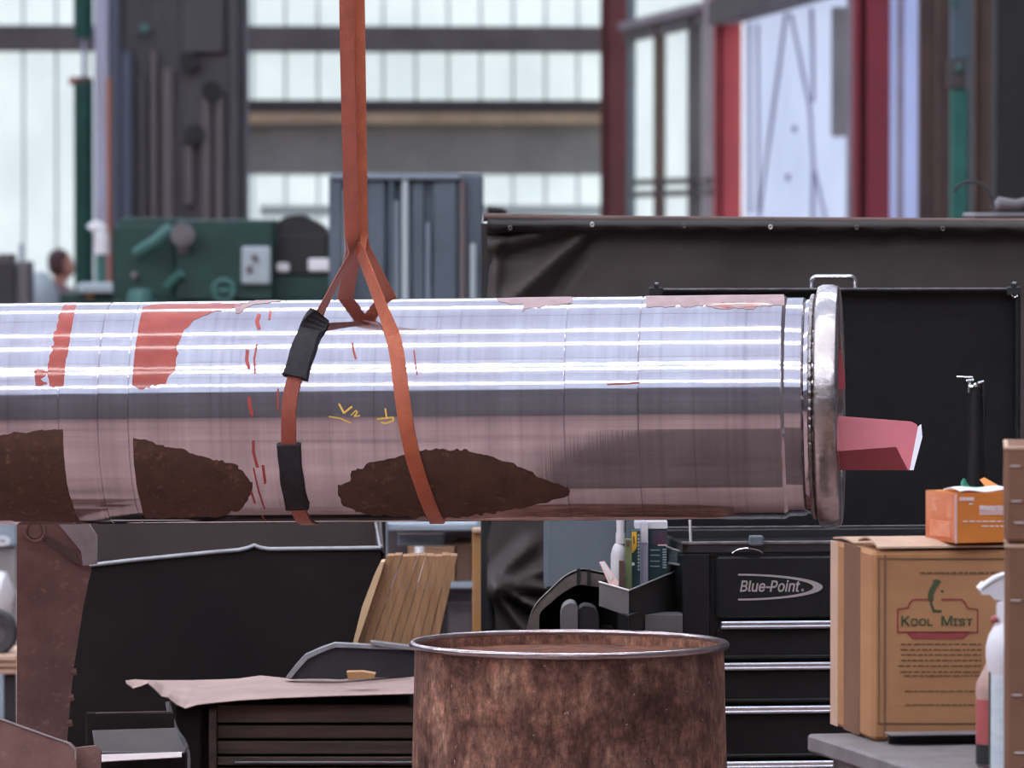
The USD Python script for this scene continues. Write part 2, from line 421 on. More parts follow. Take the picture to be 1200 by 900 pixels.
mat("red_paint", (.43, .085, .055), (.34, .06, .045), 20, .10, bump=.04, spec=.6)
mat("rust_brown", (.10, .045, .027), (.065, .03, .02), 30, .62, bump=.3, bscale=150, c3=(.17, .085, .05), s3=60)
mat("drip_red", (.40, .06, .05), None, rough=.35)
mat("chalk_yellow", (.80, .52, .10), None, rough=.8)
mat("purple_scale", (.38, .25, .25), (.30, .19, .19), 30, .5)
mat("bore_dark", (.08, .06, .06), (.05, .04, .04), 10, .6)

pipe = thing("steel_pipe", "long machined steel pipe with red paint and rust patches hanging in the slings", "steel pipe", M=PM)
sx = {k: s_of(k) for k in (90, 135, 170, 672, 757, 922, 925, 944, 947, 953, 958, 962, 982, 986)}
BORE = .128
g = .0012
prof = [(-2.4, R)]
for k in (90, 135, 170, 672, 757):
    prof += [(sx[k] - .0012, R), (sx[k] - .0004, R - g), (sx[k] + .0004, R - g), (sx[k] + .0012, R)]
r2 = R - .0052
prof += [(sx[922] - .002, R), (sx[922], R - .002), (sx[925], r2), (sx[944], r2), (sx[947], r2 - .004), (sx[953], r2 - .001), (sx[958] + .004, r2), (sx[958] + .004, BORE), (-2.4, BORE), (-2.4, R)]
part(pipe, "pipe_body", lathe_x(prof), "machined_steel", smooth=30, local=True)
RF = 143.0 * 10.44 / F
fl = lathe_x([(sx[958], BORE), (sx[958], r2 + .004), (sx[958] + .001, RF - .012), (sx[958] + .004, RF - .004), (sx[962] + .006, RF), (sx[982] - .006, RF), (sx[986] - .003, RF - .003), (sx[986], RF - .009), (sx[986], BORE + .002), (sx[986] - .002, BORE), (sx[958], BORE)])
part(pipe, "flange", fl, "flange_steel", smooth=40, local=True)
wp = []
for k in range(240):
    a = 2 * math.pi * k / 240; j = .0012 * math.sin(k * 2.1) + .0007 * math.sin(k * 5.3)
    wp.append((sx[953] + .002 + j * .5, math.cos(a) * (r2 + .001 + j), math.sin(a) * (r2 + .001 + j)))
part(pipe, "weld_bead", tube(wp, .0045, 8, closed=True), "weld_steel", local=True)

def skin(poly_px, mat_name, name, lift=.0005, label=None, th=math.radians(2.0), seg=None):
    """a thin coat on the pipe's skin: outline given where it is seen, laid on the cylinder as (station, angle)"""
    if not isinstance(poly_px, Polygon): poly_px = Polygon(poly_px)
    def st(c):
        L = LineString(c); n = max(8, int(L.length / 2.0))
        return [pick(*L.interpolate(i / n, normalized=True).coords[0]) for i in range(n)]
    P = Polygon(st(poly_px.exterior.coords), [st(h.coords) for h in poly_px.interiors]).buffer(0)
    t0, t1 = P.bounds[1], P.bounds[3]; meshes = []
    V, Fc, Nn, off = [], [], [], 0
    k = math.floor(t0 / th)
    while k * th < t1:
        piece = P.intersection(sbox(-9, k * th, 9, (k + 1) * th)); k += 1
        for gpoly in (piece.geoms if hasattr(piece, "geoms") else [piece]):
            if gpoly.geom_type != "Polygon" or gpoly.area < 1e-9: continue
            v, f = trimesh.creation.triangulate_polygon(gpoly, engine="earcut")
            for s, t in v:
                nv = np.array([0, -math.cos(t), math.sin(t)]); V.append(np.array([s, 0, 0]) + nv * (R + lift)); Nn.append(nv)
            for tri in f:
                A, B, Cc = (V[off + i] for i in tri)
                Fc.append(tri + off if np.dot(np.cross(B - A, Cc - A), Nn[off + tri[0]]) > 0 else tri[::-1] + off)
            off += len(v)
    path = pipe.path + "/" + numbered(pipe.path, name)
    setmesh(path, (np.array(V), np.array(Fc)), mat_name, None, np.array(Nn))
    tag(stage.GetPrimAtPath(path), label)
RL = rough_line
# red paint
skin(RL([(90, 355), (87, 366), (84, 385), (81, 405), (76, 430), (74.5, 452)], .3, 5, 1) + RL([(74, 453), (66, 455), (58, 452), (55, 440), (56, 425), (60, 412), (63, 402), (61, 396), (66, 386), (69, 375), (72, 360), (76, 355)], 1.1, 4, 2), "red_paint", "paint_patch", label="narrow red paint patch")
skin(RL([(40, 434), (55, 432), (56, 440), (46, 444), (56, 450), (45, 452), (41, 446)], 1, 3, 3), "red_paint", "paint_patch")
skin(RL([(167, 360), (163, 380), (159, 405), (156, 430), (155, 452)], .2, 5, 4) + RL([(156, 453), (166, 457), (176, 452), (195, 451), (197, 440), (206, 437), (207, 425), (209, 405), (214, 390), (222, 378), (236, 371), (252, 366), (268, 364), (278, 359), (285, 357)], 1.0, 4, 5) + RL([(285, 356), (250, 355), (200, 356), (180, 357)], .4, 5, 6), "red_paint", "paint_patch", label="broad red paint patch with a ragged tail")
skin(RL([(274, 358), (287, 355), (300, 352), (330, 351), (331, 353.5), (305, 356), (290, 359), (283, 366), (277, 368)], .7, 4, 7), "purple_scale", "scale_patch")
skin(RL([(582, 350), (620, 348), (672, 346.5), (671, 355)], .2, 6, 8) + RL([(660, 357), (640, 359), (618, 360), (612, 366), (613, 357), (600, 357), (584, 353)], .8, 4, 9), "purple_scale", "scale_patch")
skin(RL([(757, 346.5), (800, 345), (860, 344), (920, 344), (919, 358)], .2, 8, 10) + RL([(906, 358), (892, 360), (878, 363), (868, 361), (850, 364), (838, 361), (826, 358), (808, 361), (795, 358), (780, 360), (757, 360)], 1.2, 4, 11), "purple_scale", "scale_patch")
skin(RL([(905, 356), (893, 358), (878, 361), (868, 359), (852, 362), (838, 359.5), (828, 357), (850, 355), (880, 354)], .6, 4, 12), "red_paint", "paint_patch")
# rust, dark brown
skin(RL([(-20, 512), (0, 510), (20, 507), (45, 504), (73.5, 503)], 1.0, 4, 13) + RL([(74, 506), (75, 540), (80, 575), (88, 600), (94, 612)], .2, 6, 14) + RL([(60, 611), (20, 610), (-20, 609)], .6, 8, 15), "rust_brown", "rust_patch", label="dark rust patch at the left edge")
skin(RL([(156, 513), (165, 514), (180, 519), (200, 524), (225, 531), (245, 537), (262, 541), (278, 546), (288, 556), (294, 566), (295, 578), (287, 590), (278, 598), (268, 602)], 1.2, 4, 16) + RL([(255, 606), (220, 606), (190, 607), (170, 607)], .7, 6, 17) + RL([(168, 603), (161, 575), (157, 545), (156, 520)], .2, 6, 18), "rust_brown", "rust_patch", label="tapering dark rust patch")
skin(RL([(396, 568), (410, 566), (412, 551), (426, 549), (430, 543), (448, 541), (462, 536), (480, 530), (500, 527), (520, 526), (545, 527), (560, 531), (580, 536), (600, 543), (618, 552), (640, 562), (655, 568), (668, 574)], 1.1, 4, 19) + RL([(667, 580), (640, 589), (600, 598), (560, 604), (520, 607), (480, 606), (440, 604), (420, 601), (410, 596), (400, 590), (396, 580)], .9, 5, 20), "rust_brown", "rust_patch", label="large scalloped rust patch under the slings")
# drips of red and scratches
for pts, w in ([[(304, 368), (301, 377), (304, 386)], 4.5], [[(317, 364), (315.5, 375)], 2.8], [[(290, 410), (289, 422), (292, 432)], 4], [[(301, 404), (298, 420), (299, 438)], 2.2], [[(292, 465), (293, 477), (296, 488)], 3.8],
               [[(413, 402), (414, 410), (417, 421)], 2.6], [[(326, 455), (325, 470), (326, 482)], 2], [[(297, 516), (297, 530), (302, 548)], 3.2], [[(308, 545), (311, 567)], 3], [[(297, 548), (303, 575), (310, 596)], 1.8], [[(294, 575), (299, 590)], 2.2],
               [[(485, 410), (487, 428), (489, 440)], 1.6], [[(711, 450.5), (735, 449.5), (750, 448)], 2.0], [[(306, 603), (312, 611)], 1.5]):
    skin(stroke(pts, w), "drip_red", "paint_drip", lift=.0007)
for pts, w in ([[(397, 472.5), (403, 484), (413, 476)], 2.3], [[(411, 487), (417, 481), (419, 483), (415, 488), (422, 487)], 1.6], [[(385, 488), (398, 490), (412, 496)], 1.5], [[(451.5, 478), (453, 490), (442, 491), (461, 489), (461, 493), (452, 496), (446, 495)], 2.0]):
    skin(stroke(pts, w), "chalk_yellow", "chalk_mark", lift=.0007)

mat("added_dark_mat", (.095, .062, .056), (.072, .047, .043), 8, .7)  # unseen mat added so the pipe reflects a darker floor at lower right
mt = thing("added_dark_mat", "added unseen dark floor mat, reflected as the dark lower right of the pipe", "floor mat", loc=(-.06, 10.30, 0), rotz=-math.degrees(PSI))
part(mt, "mat", cbox((0, -3.55, .0), (.64, 0, .012), .003), "added_dark_mat", local=True)
part(mt, "border", [cbox((-.02, -3.58, .0), (.66, -3.53, .016), .003), cbox((-.02, -.02, .0), (.66, .03, .016), .003)], "added_dark_mat", local=True)
# ================================================================== SLINGS
mat("sling_orange", (.52, .125, .05), (.42, .095, .04), 40, .5, bump=.5, bscale=500, spec=.5)
mat("sling_red", (.36, .075, .04), (.28, .058, .033), 40, .5, bump=.5, bscale=500, spec=.5)
mat("sleeve_black", (.022, .021, .024), (.035, .033, .037), 60, .75, bump=.5, bscale=220, spec=.3)
for _m in ("sling_orange", "sling_red"):
    _p = UsdShade.Shader(stage.GetPrimAtPath("/World/Looks/" + _m + "/p"))
    for _k, _v in (("sheen_weight", .7), ("sheen_roughness", .35)): _p.CreateInput(_k, Sdf.ValueTypeNames.Float).Set(_v)
    _p.CreateInput("sheen_tint", Sdf.ValueTypeNames.Float3).Set(Gf.Vec3f(1.0, .75, .7))
def ribbon(P, Wd, wd, th=.003):
    P = np.asarray(P); Tn = np.gradient(P, axis=0); Tn /= np.linalg.norm(Tn, axis=1, keepdims=True) + 1e-12
    Wd = np.asarray(Wd); Wd = Wd - Tn * (Wd * Tn).sum(1, keepdims=True); Wd /= np.linalg.norm(Wd, axis=1, keepdims=True) + 1e-12
    Nm = np.cross(Tn, Wd); wd = np.broadcast_to(np.asarray(wd, float), (len(P),))[:, None] / 2
    th = th / 2
    V = np.stack([P - Wd * wd - Nm * th * .4, P - Wd * wd * .9 - Nm * th, P + Wd * wd * .9 - Nm * th, P + Wd * wd - Nm * th * .4, P + Wd * wd + Nm * th * .4, P + Wd * wd * .9 + Nm * th, P - Wd * wd * .9 + Nm * th, P - Wd * wd + Nm * th * .4], 1)
    m, n = len(P), 8; V = V.reshape(-1, 3); Fs = []
    for i in range(m - 1):
        for k in range(n):
            l = (k + 1) % n
            Fs += [[i * n + k, (i + 1) * n + k, (i + 1) * n + l], [i * n + k, (i + 1) * n + l, i * n + l]]
    for k in range(1, n - 1): Fs += [[0, k, k + 1], [(m - 1) * n, (m - 1) * n + k + 1, (m - 1) * n + k]]
    t = trimesh.Trimesh(V, np.array(Fs), process=False); t.fix_normals(); return t
def wrap(front_px, lift):
    """centre line on the front of the pipe through the given pixels: stations and angles"""
    st = [pick(x, y, R + lift) for x, y in front_px]
    return st
def sling(label, front_px, top_px, apex, back_apex, back_px, back_D, mat_front, width, twist, back_w):
    t = thing("lifting_sling", label, "lifting sling", loc=tuple(cyl(front_px_s(front_px), 0)))
    lift = .0028
    st = wrap(front_px, lift)
    from scipy.interpolate import PchipInterpolator
    th = np.array([q[1] for q in st])[::-1]; ss = np.array([q[0] for q in st])[::-1]
    f = PchipInterpolator(th, ss)
    tt = np.linspace(th[-1], th[0], 70)
    P, Wd, ww = [], [], []
    for (x, y, D) in top_px: P.append(W(x, y, D)); Wd.append(np.array([1.0, 0, 0])); ww.append(width)
    P.append(W(*apex)); Wd.append(np.array([math.cos(twist), math.sin(twist), 0])); ww.append(width)
    for u in (.35, .7):
        q = (1 - u) * W(*apex) + u * cyl(f(tt[0]), tt[0], R + lift)
        P.append(q); Wd.append(np.array([math.cos(twist * (1 - u * .25)), math.sin(twist * (1 - u * .25)), 0])); ww.append(width)
    for t_ in tt: P.append(cyl(float(f(t_)), t_, R + lift)); Wd.append(a_); ww.append(width)
    # under the pipe and up the far side
    sb, tb = float(f(tt[-1])), tt[-1]; se = s_of(back_px[0])
    for i in range(1, 40):
        u = i / 39; an = tb + (-math.pi - .80 - tb) * u
        P.append(cyl(sb + (se - sb) * u, an, R + lift)); Wd.append(a_); ww.append(width)
    q0 = P[-1]; q1 = W(*back_apex)
    for u in (.3, .6, .85, 1.0): P.append((1 - u) * q0 + u * q1); Wd.append(np.array([1.0, .0, 0])); ww.append(back_w)
    for (x, y, D) in top_px[::-1]:
        P.append(W(x, y, D) + np.array([0, .0065, 0])); Wd.append(np.array([1.0, 0, 0])); ww.append(width)
    P, Wd, ww = np.array(P), np.array(Wd), np.array(ww)
    part(t, "webbing", ribbon(P, Wd, ww), mat_front, smooth=40)
    i0 = len(top_px); seg = P[i0:i0 + 73]; wn = Wd[i0:i0 + 73] / np.linalg.norm(Wd[i0:i0 + 73], axis=1, keepdims=True)
    d = np.r_[0, np.cumsum(np.linalg.norm(np.diff(seg, axis=0), axis=1))]; q = np.linspace(0, d[-1], 400)
    return t, np.stack([np.interp(q, d, seg[:, k]) for k in range(3)], 1), np.stack([np.interp(q, d, wn[:, k]) for k in range(3)], 1)
def front_px_s(fp): return pick(*fp[len(fp) // 2])[0]
PXM = 10.4 / F
A_front = [(364, 388), (356, 408), (347, 438), (342, 455), (339, 475), (338, 500), (338.5, 525), (341, 555), (346, 585), (351, 602), (356, 611)]
slA, pA, wA = sling("dark orange webbing sling with two black sleeves, left of the two", A_front, [(404.5, -420, 10.43), (405, -100, 10.43), (407, 60, 10.43), (410.5, 200, 10.43), (412.5, 275, 10.43)], (411, 298, 10.435), (415, 292, 10.47), (388, 346), 10.6, "sling_red", 17.5 * PXM, 1.32, 19 * PXM)
def project(p):
    d = np.asarray(p) - CAM; fw = d[1] * cp - d[2] * sp_; up = d[1] * sp_ + d[2] * cp
    return 600 + F * d[0] / fw, 450 - F * up / fw
def sleeve(t, path, wdir, y0, y1, width, name="sleeve"):
    """a tube of black cloth pulled over the webbing between two heights in view"""
    ys = np.array([project(p)[1] for p in path]); idx = np.where((ys >= y0) & (ys <= y1))[0][::6]
    n = len(idx); w = np.array([width * (1 + .03 * math.sin(i * .9) + (.05 if i in (0, n - 1) else 0)) for i in range(n)])
    part(t, name, ribbon(path[idx], wdir[idx], w, .0165), "sleeve_black", smooth=40)
sleeve(slA, pA, wA, 368, 447, 29 * PXM)
sleeve(slA, pA, wA, 520, 596, 27 * PXM)
B_front = [(460, 392), (465, 415), (468, 440), (472, 470), (478, 510), (485, 540), (492, 562), (502, 590), (513, 611)]
slB, pB, wB = sling("bright orange webbing sling with bare webbing, right of the two", B_front, [(417.5, -420, 10.455), (417.5, -100, 10.455), (419.5, 60, 10.455), (421.5, 200, 10.455), (422.5, 275, 10.455)], (423.5, 298, 10.445), (425, 290, 10.465), (466, 346), 10.6, "sling_orange", 17.5 * PXM, -.95, 17 * PXM)

# ================================================================== RED CHANNEL in the flange's mouth
mat("red_sheet", (.56, .115, .15), (.50, .10, .13), 12, .45)
mat("white_edge", (.80, .80, .86), None, rough=.4)
ch = thing("red_channel", "red sheet-metal channel sticking out of the flanged pipe end", "channel", loc=tuple(W(1030, 550, 10.4)))
def chan(top_y, Dtop):                           # a leaning plane between the bottom fold (y 551, D 10.40) and the top edge
    return lambda x, y: W(x, y, 10.40 + (Dtop - 10.40) * (551 - y) / (551 - top_y))
part(ch, "rear_wall", plate([(950, 485), (1068, 494), (1074, 497), (1077.5, 503), (1067, 551), (950, 551)], chan(490, 10.50), (0, .004, 0)), "red_sheet")
part(ch, "front_wall", plate([(950, 531), (1050, 523.5), (1064, 551), (950, 551)], chan(524, 10.33), (0, -.003, 0)), "red_sheet")
part(ch, "cut_edge", plate([(1076, 500), (1079.5, 497), (1081, 512), (1070.5, 551), (1066, 551)], chan(490, 10.495), (0, .003, 0)), "white_edge", label="pale cut edge")
part(ch, "inner_fin", plate([(930, 408), (985, 408), (990, 440), (990, 456), (930, 456)], lambda x, y: W(x, y, 10.53), (0, .004, 0)), "red_sheet")

# ================================================================== OIL DRUM
_n = {"g": ("geometry", {}), "m1": ("mapping", {"scale": (1.3, 1.3, 1.1)}), "n1": ("noise_texture", {"scale": 9.0, "detail": 10, "roughness": .72, "distortion": .4}),
      "r1": ("rgb_ramp", {"ramp": [(.32, (.075, .036, .027)), (.45, (.19, .098, .074)), (.56, (.32, .175, .135)), (.68, (.52, .33, .24))]}),
      "m2": ("mapping", {"scale": (1, 1, .5), "location": (4, 2, 7)}), "n2": ("noise_texture", {"scale": 60.0, "detail": 8, "roughness": .75}),
      "r2": ("rgb_ramp", {"ramp": [(.36, (.42, .38, .38)), (.52, (1, 1, 1)), (.66, (1.9, 1.75, 1.6))]}), "mu": ("mix", {"mix_type": "multiply", "fac": 1.0}),
      "n3": ("noise_texture", {"scale": 3.0, "detail": 3}), "r3": ("rgb_ramp", {"ramp": [(.38, (.70, .66, .66)), (.62, (1.25, 1.2, 1.1))]}), "mu2": ("mix", {"mix_type": "multiply", "fac": 1.0}),
      "v": ("noise_texture", {"scale": 90.0, "detail": 3}), "rv": ("rgb_ramp", {"ramp": [(.70, (0, 0, 0)), (.74, (1, 1, 1))]}), "mx": ("mix", {"color2": (.50, .42, .36)}),
      "b": ("bump", {"strength": .5, "distance": .003}), "p": ("principled_bsdf", {"roughness": .5, "metallic": .15, "specular_ior_level": .45})}
MATS["drum_rust"] = usdkit.material(stage, "/World/Looks/drum_rust", _n, [("g.position", "m1.vector"), ("m1.vector", "n1.vector"), ("n1.fac", "r1.fac"), ("g.position", "m2.vector"), ("m2.vector", "n2.vector"), ("n2.fac", "r2.fac"),
    ("r1.color", "mu.color1"), ("r2.color", "mu.color2"), ("g.position", "n3.vector"), ("n3.fac", "r3.fac"), ("mu.color", "mu2.color1"), ("r3.color", "mu2.color2"), ("g.position", "v.vector"), ("v.fac", "rv.fac"), ("rv.color", "mx.fac"), ("mu2.color", "mx.color1"),
    ("mx.color", "p.base_color"), ("n1.fac", "b.height"), ("b.normal", "p.normal")], surface="p.BSDF")
mat("drum_rim", (.56, .50, .51), (.40, .32, .31), 20, .22, .9, bump=.15)
mat("drum_inside", (.10, .06, .055), (.06, .035, .03), 12, .7, bump=.4)
mat("rust_scrap", (.21, .068, .034), (.075, .032, .022), 30, .85, bump=.8, bscale=120)
DD = 11.2; dc = W(667, 755, DD); ZR = dc[2]; RD = 184 * DD / F
dr = thing("oil_drum", "rusty brown open-topped oil drum with worn steel rim", "oil drum", loc=(dc[0], DD, 0))
def drum_r(z):                                   # z below rim; hoops swell out
    b = .0
    for hz in (.30, .60): b += .010 * math.exp(-((z - hz) / .018) ** 2)
    return RD - .004 + .007 * min(1, z / .28) * math.exp(-(max(z - .28, 0) / .3) ** 2) + b
zz = np.r_[np.linspace(.004, .03, 5), np.linspace(.05, .86, 80)]
outer = [(drum_r(z), ZR - z) for z in zz]
prof = outer + [(RD - .008, .005), (RD - .01, .0), (0, .0), (0, .004), (RD - .012, .004)] + [(drum_r(z) - .0025, ZR - z) for z in zz[::-1]]
d = lathe(prof, 120, closed=True); v = d.vertices
h = meshkit.fbm(v * 7.0, 3, 5) - .5; rad = np.linalg.norm(v[:, :2], axis=1, keepdims=True) + 1e-9
fall = np.clip((ZR - v[:, 2:]) / .08, 0, 1)
d.vertices = np.c_[v[:, :2] * (1 + (.012 * h[:, None] * fall) * (rad > .2)), v[:, 2:]]
part(dr, "shell", d, "drum_rust", smooth=50, local=True)
part(dr, "rim", tube([(RD * math.cos(a), RD * math.sin(a), ZR) for a in np.linspace(0, 2 * math.pi, 160, endpoint=False)], .0068, 12, closed=True), "drum_rim", local=True)
def scrap(u, v):
    a, r = 2 * math.pi * u, (RD - .006) * v
    x, y = r * math.cos(a), r * math.sin(a)
    return (x, y, ZR - .021 + .006 * (meshkit.fbm(np.array([[x * 30, y * 30, 0]]), 4, 9)[0] - .5))
part(dr, "rust_scrap", grid(scrap, 120, 30), "rust_scrap", local=True)

# ================================================================== TOOL CHEST with its lid up
mat("chest_black", (.009, .009, .010), (.013, .013, .014), 30, .42, spec=.35, bump=.05, bscale=400)
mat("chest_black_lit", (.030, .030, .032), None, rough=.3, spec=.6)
mat("chrome", (.80, .82, .84), (.70, .72, .74), 30, .14, 1.0)
mat("satin_silver", (.62, .58, .57), None, rough=.35, metal=.6)
mat("rim_pale", (.26, .25, .26), (.14, .13, .14), 40, .4, .6)  # paler grey for the thin rim and lid edges
mat("blue_grey_plastic", (.13, .15, .17), (.10, .12, .135), 10, .5)
CA = 7.0
CHD = 11.62
fl_ = W(800, 636, CHD); CH0 = np.array([fl_[0], CHD, 0.0])
tc = thing("tool_chest", "black steel tool chest with raised lid and chrome drawer trims, beside the rusty drum", "tool chest", loc=CH0, rotz=CA)
CX = tc.M[:3, 0]; CY = tc.M[:3, 1]; CN = -CY
def cl_(x, y, z): return CH0 + CX * x + CY * y + Zd * z
def cplane(px, py, y=0.0): return onplane(px, py, cl_(0, y, 0), CN)
def cloc(p): d = p - CH0; return np.dot(d, CX), np.dot(d, CY), p[2]
CWID, CDEP, CTOP = .755, .45, fl_[2]
def lb(x0, x1, y0, y1, z0, z1, b=.003): return cbox((x0, y0, z0), (x1, y1, z1), b)
def zc(py, y=0.0): return cplane(900, py, y)[2]
zl = zc(648)
part(tc, "body", [lb(0, CWID, .012, CDEP, .13, zl, .006), lb(0, .055, 0, .03, .13, zl), lb(CWID - .055, CWID, 0, .03, .13, zl)], "chest_black", local=True)
part(tc, "top_tray", [lb(0, CWID, 0, .012, zl, CTOP, .002), lb(0, .012, 0, CDEP, zl, CTOP, .002), lb(CWID - .012, CWID, 0, CDEP, zl, CTOP, .002), lb(0, CWID, CDEP - .012, CDEP, zl, CTOP, .002), lb(.01, CWID - .01, .01, CDEP - .01, zl - .01, zl + .004)], "chest_black_lit", local=True)
part(tc, "rim_trim", lb(0, CWID, -.004, .010, CTOP - .004, CTOP + .002, .001), "rim_pale", local=True, label="thin paler edge of the rim")
ztop = onplane(900, 338, cl_(0, CDEP, 0), CN)[2]
part(tc, "lid", [lb(-.002, CWID + .002, CDEP - .005, CDEP + .012, CTOP + .004, ztop, .004), lb(-.002, .008, CDEP - .035, CDEP + .01, CTOP + .004, ztop), lb(CWID - .008, CWID + .002, CDEP - .035, CDEP + .01, CTOP + .004, ztop), lb(-.002, CWID + .002, CDEP - .035, CDEP + .01, ztop - .008, ztop)], "chest_black", local=True)
part(tc, "lid_edge", [lb(-.002, CWID + .002, CDEP - .036, CDEP - .030, ztop - .003, ztop + .001, .001), lb(-.002, CWID + .002, CDEP - .036, CDEP - .03, CTOP + .004, CTOP + .008, .001)], "rim_pale", local=True)
hx0, hx1 = cloc(onplane(951, 330, cl_(0, CDEP, 0), CN))[0], cloc(onplane(1002, 330, cl_(0, CDEP, 0), CN))[0]
hz = onplane(970, 324, cl_(0, CDEP, 0), CN)[2]
part(tc, "lid_handle", tube(smoothpath([(hx0, CDEP, ztop - .01), (hx0, CDEP, hz - .010), (hx0 + .003, CDEP, hz - .003), (hx0 + .01, CDEP, hz), (hx1 - .01, CDEP, hz), (hx1 - .003, CDEP, hz - .003), (hx1, CDEP, hz - .010), (hx1, CDEP, ztop - .01)], 40), .0045, 10), "chrome", local=True)
for px in (766, 1184):
    x = cloc(onplane(px, 340, cl_(0, CDEP, 0), CN))[0]
    part(tc, "corner_clasp", [lb(x - .014, x + .014, CDEP - .04, CDEP - .03, ztop - .014, ztop + .004), lb(x - .005, x + .005, CDEP - .042, CDEP - .03, ztop + .002, ztop + .012, .002)], "chest_black_lit", local=True)
    part(tc, "clasp_screw", tube([(x + .006 * math.cos(a), CDEP - .043, ztop - .012 + .006 * math.sin(a)) for a in np.linspace(math.pi, 2 * math.pi, 12)], .0012, 6), "chrome", local=True)
    part(tc, "clasp_tip", lb(x - .004, x + .004, CDEP - .044, CDEP - .034, ztop + .009, ztop + .013, .001), "chrome", local=True)
# front: badge panel, drawers, chrome trims
x0d = cloc(cplane(843, 700))[0]; x1d = CWID - .02
def front(px0, py0, px1, py1, y0, y1, b=.003):
    a, b_ = cloc(cplane(px0, py0)), cloc(cplane(px1, py1)); return lb(a[0], b_[0], y0, y1, b_[2], a[2], b)
part(tc, "badge_panel", lb(x0d - .006, x1d, -.004, .02, zc(724), zc(652), .004), "chest_black", local=True)
ys = [731, 779.5, 830.5, 895]
zs = [zc(y) for y in ys] + [.50, .34]
for i, z in enumerate(zs):
    znext = zs[i + 1] if i + 1 < len(zs) else .15
    dw = part(tc, "drawer", [lb(x0d - .004, x1d, -.004, .02, znext + .013, z - .010, .003), lb(x0d + .01, x1d - .01, -.010, .0, znext + .014, znext + .020, .002)], "chest_black", local=True)
    part(dw, "trim_pull", [lb(x0d, x1d, -.018, 0, z - .0085, z + .0065, .003), lb(x0d, x1d, -.021, -.016, z - .0085, z - .002, .002)], "chrome", local=True, label="chrome drawer pull")
for x, y in ((.06, .06), (CWID - .06, .06), (.06, CDEP - .06), (CWID - .06, CDEP - .06)):
    w_ = trimesh.creation.cylinder(.055, .03, sections=24); w_.apply_transform(trimesh.transformations.rotation_matrix(math.pi / 2, [0, 1, 0])); w_.apply_translation((x, y, .056))
    part(tc, "caster", [w_, lb(x - .025, x + .025, y - .02, y + .02, .10, .135)], "soot_black", local=True)
# lettering and swoosh of the badge
PB, NB = cl_(0, -.0045, 0), CN
part(tc, "badge_lettering", text_plane("Blue", 867, 693, 897, 12.5, PB, NB, .22, True), "satin_silver", smooth=False)
part(tc, "badge_lettering", text_plane("-", 897.5, 693.5, 902.5, 12.5, PB, NB, .0, True), "satin_silver", smooth=False)
part(tc, "badge_lettering", text_plane("Point", 902, 693, 937.5, 12.5, PB, NB, .22, True), "satin_silver", smooth=False)
part(tc, "badge_lettering", print_on(Point(940.5, 691.5).buffer(1.6).difference(Point(940.5, 691.5).buffer(.8)), PB, NB), "satin_silver", smooth=False)
sw = Polygon([(865 + 99 * math.cos(a), 688 - 15.6 * math.sin(a)) for a in np.linspace(-math.pi / 2, math.pi / 2, 60)]).difference(
     Polygon([(860, 701)] + [(860 + 93 * math.cos(a), 688 - 13.6 * math.sin(a)) for a in np.linspace(-math.pi / 2, math.pi / 2, 60)] + [(860, 674)]))
part(tc, "badge_swoosh", print_on(sw, PB, NB, .001), "satin_silver", smooth=False)
part(tc, "rim_latch", front(877, 627, 893, 639, -.022, .0), "blue_grey_plastic", local=True)
part(tc, "lock_arc", tube([cplane(876 + 18.5 * math.cos(a), 650.5 - 8 * math.sin(a), -.008) for a in np.linspace(.25, math.pi - .25, 24)], .0016, 8), "chrome")
stx = cloc(W(808, 630, CHD + .14))
part(tc, "lid_stay", tube([(stx[0], .12, CTOP - .02), (stx[0], .14, CTOP + .09)], .0032, 8), "satin_silver", local=True)
part(tc, "side_bracket", [plate([(778, 640), (801, 650), (801, 664), (778, 660)], lambda x, y: W(x, y, 11.66 + (801 - x) * .004), (.004, .01, 0))], "blue_grey_plastic")
part(tc, "side_rail", [tube([W(780, 640, 11.73), W(803, 648.5, 11.64)], .0018, 6), tube([W(784, 660, 11.71), W(803, 663, 11.64)], .0025, 6)], "satin_silver")
# tool in the chest
at_ = thing("air_tool", "black slim air tool with chrome fittings standing in the open chest", "air tool", loc=tuple(W(1143, 600, 11.62)))
AT = 11.62
part(at_, "barrel", lathe([(0, 0), (.016, 0), (.017, .02), (.015, .10), (.013, .19), (.011, .225), (.0, .225)], 24, center=W(1143, 600, AT) + np.array([0, 0, -.09 + .11])), "chest_black")
part(at_, "base", lathe([(0, 0), (.022, 0), (.022, .02), (.016, .03), (0, .03)], 24, center=(W(1143, 600, AT)[0], AT, CTOP - .02)), "chest_black")
part(at_, "barrel_lower", tube([(W(1143, 600, AT)[0], AT, CTOP), (W(1143, 600, AT)[0], AT, W(1143, 580, AT)[2])], .016, 20), "chest_black")
part(at_, "hose", tube(smoothpath([W(1153, 448, AT), W(1154, 480, AT), W(1151, 520, AT), W(1155, 560, AT), W(1152, 640, AT)], 30), .0055, 8), "chest_black")
part(at_, "fitting", [tube([W(1121, 441.5, AT), W(1140, 442, AT)], .0016, 8), tube([W(1136, 446, AT), W(1136, 460, AT)], .0035, 10), tube([W(1132, 446, AT), W(1141, 445, AT)], .003, 10), tube([W(1146, 449, AT), W(1153, 447, AT)], .003, 10), trimesh.creation.icosphere(2, .005).apply_translation(W(1143, 451.5, AT - .01)), tube([W(1149, 462.5, AT), W(1154, 463, AT)], .0018, 8), tube([W(1135, 453, AT - .01), W(1140, 453, AT - .01)], .004, 8)], "chrome", label="chrome fittings")

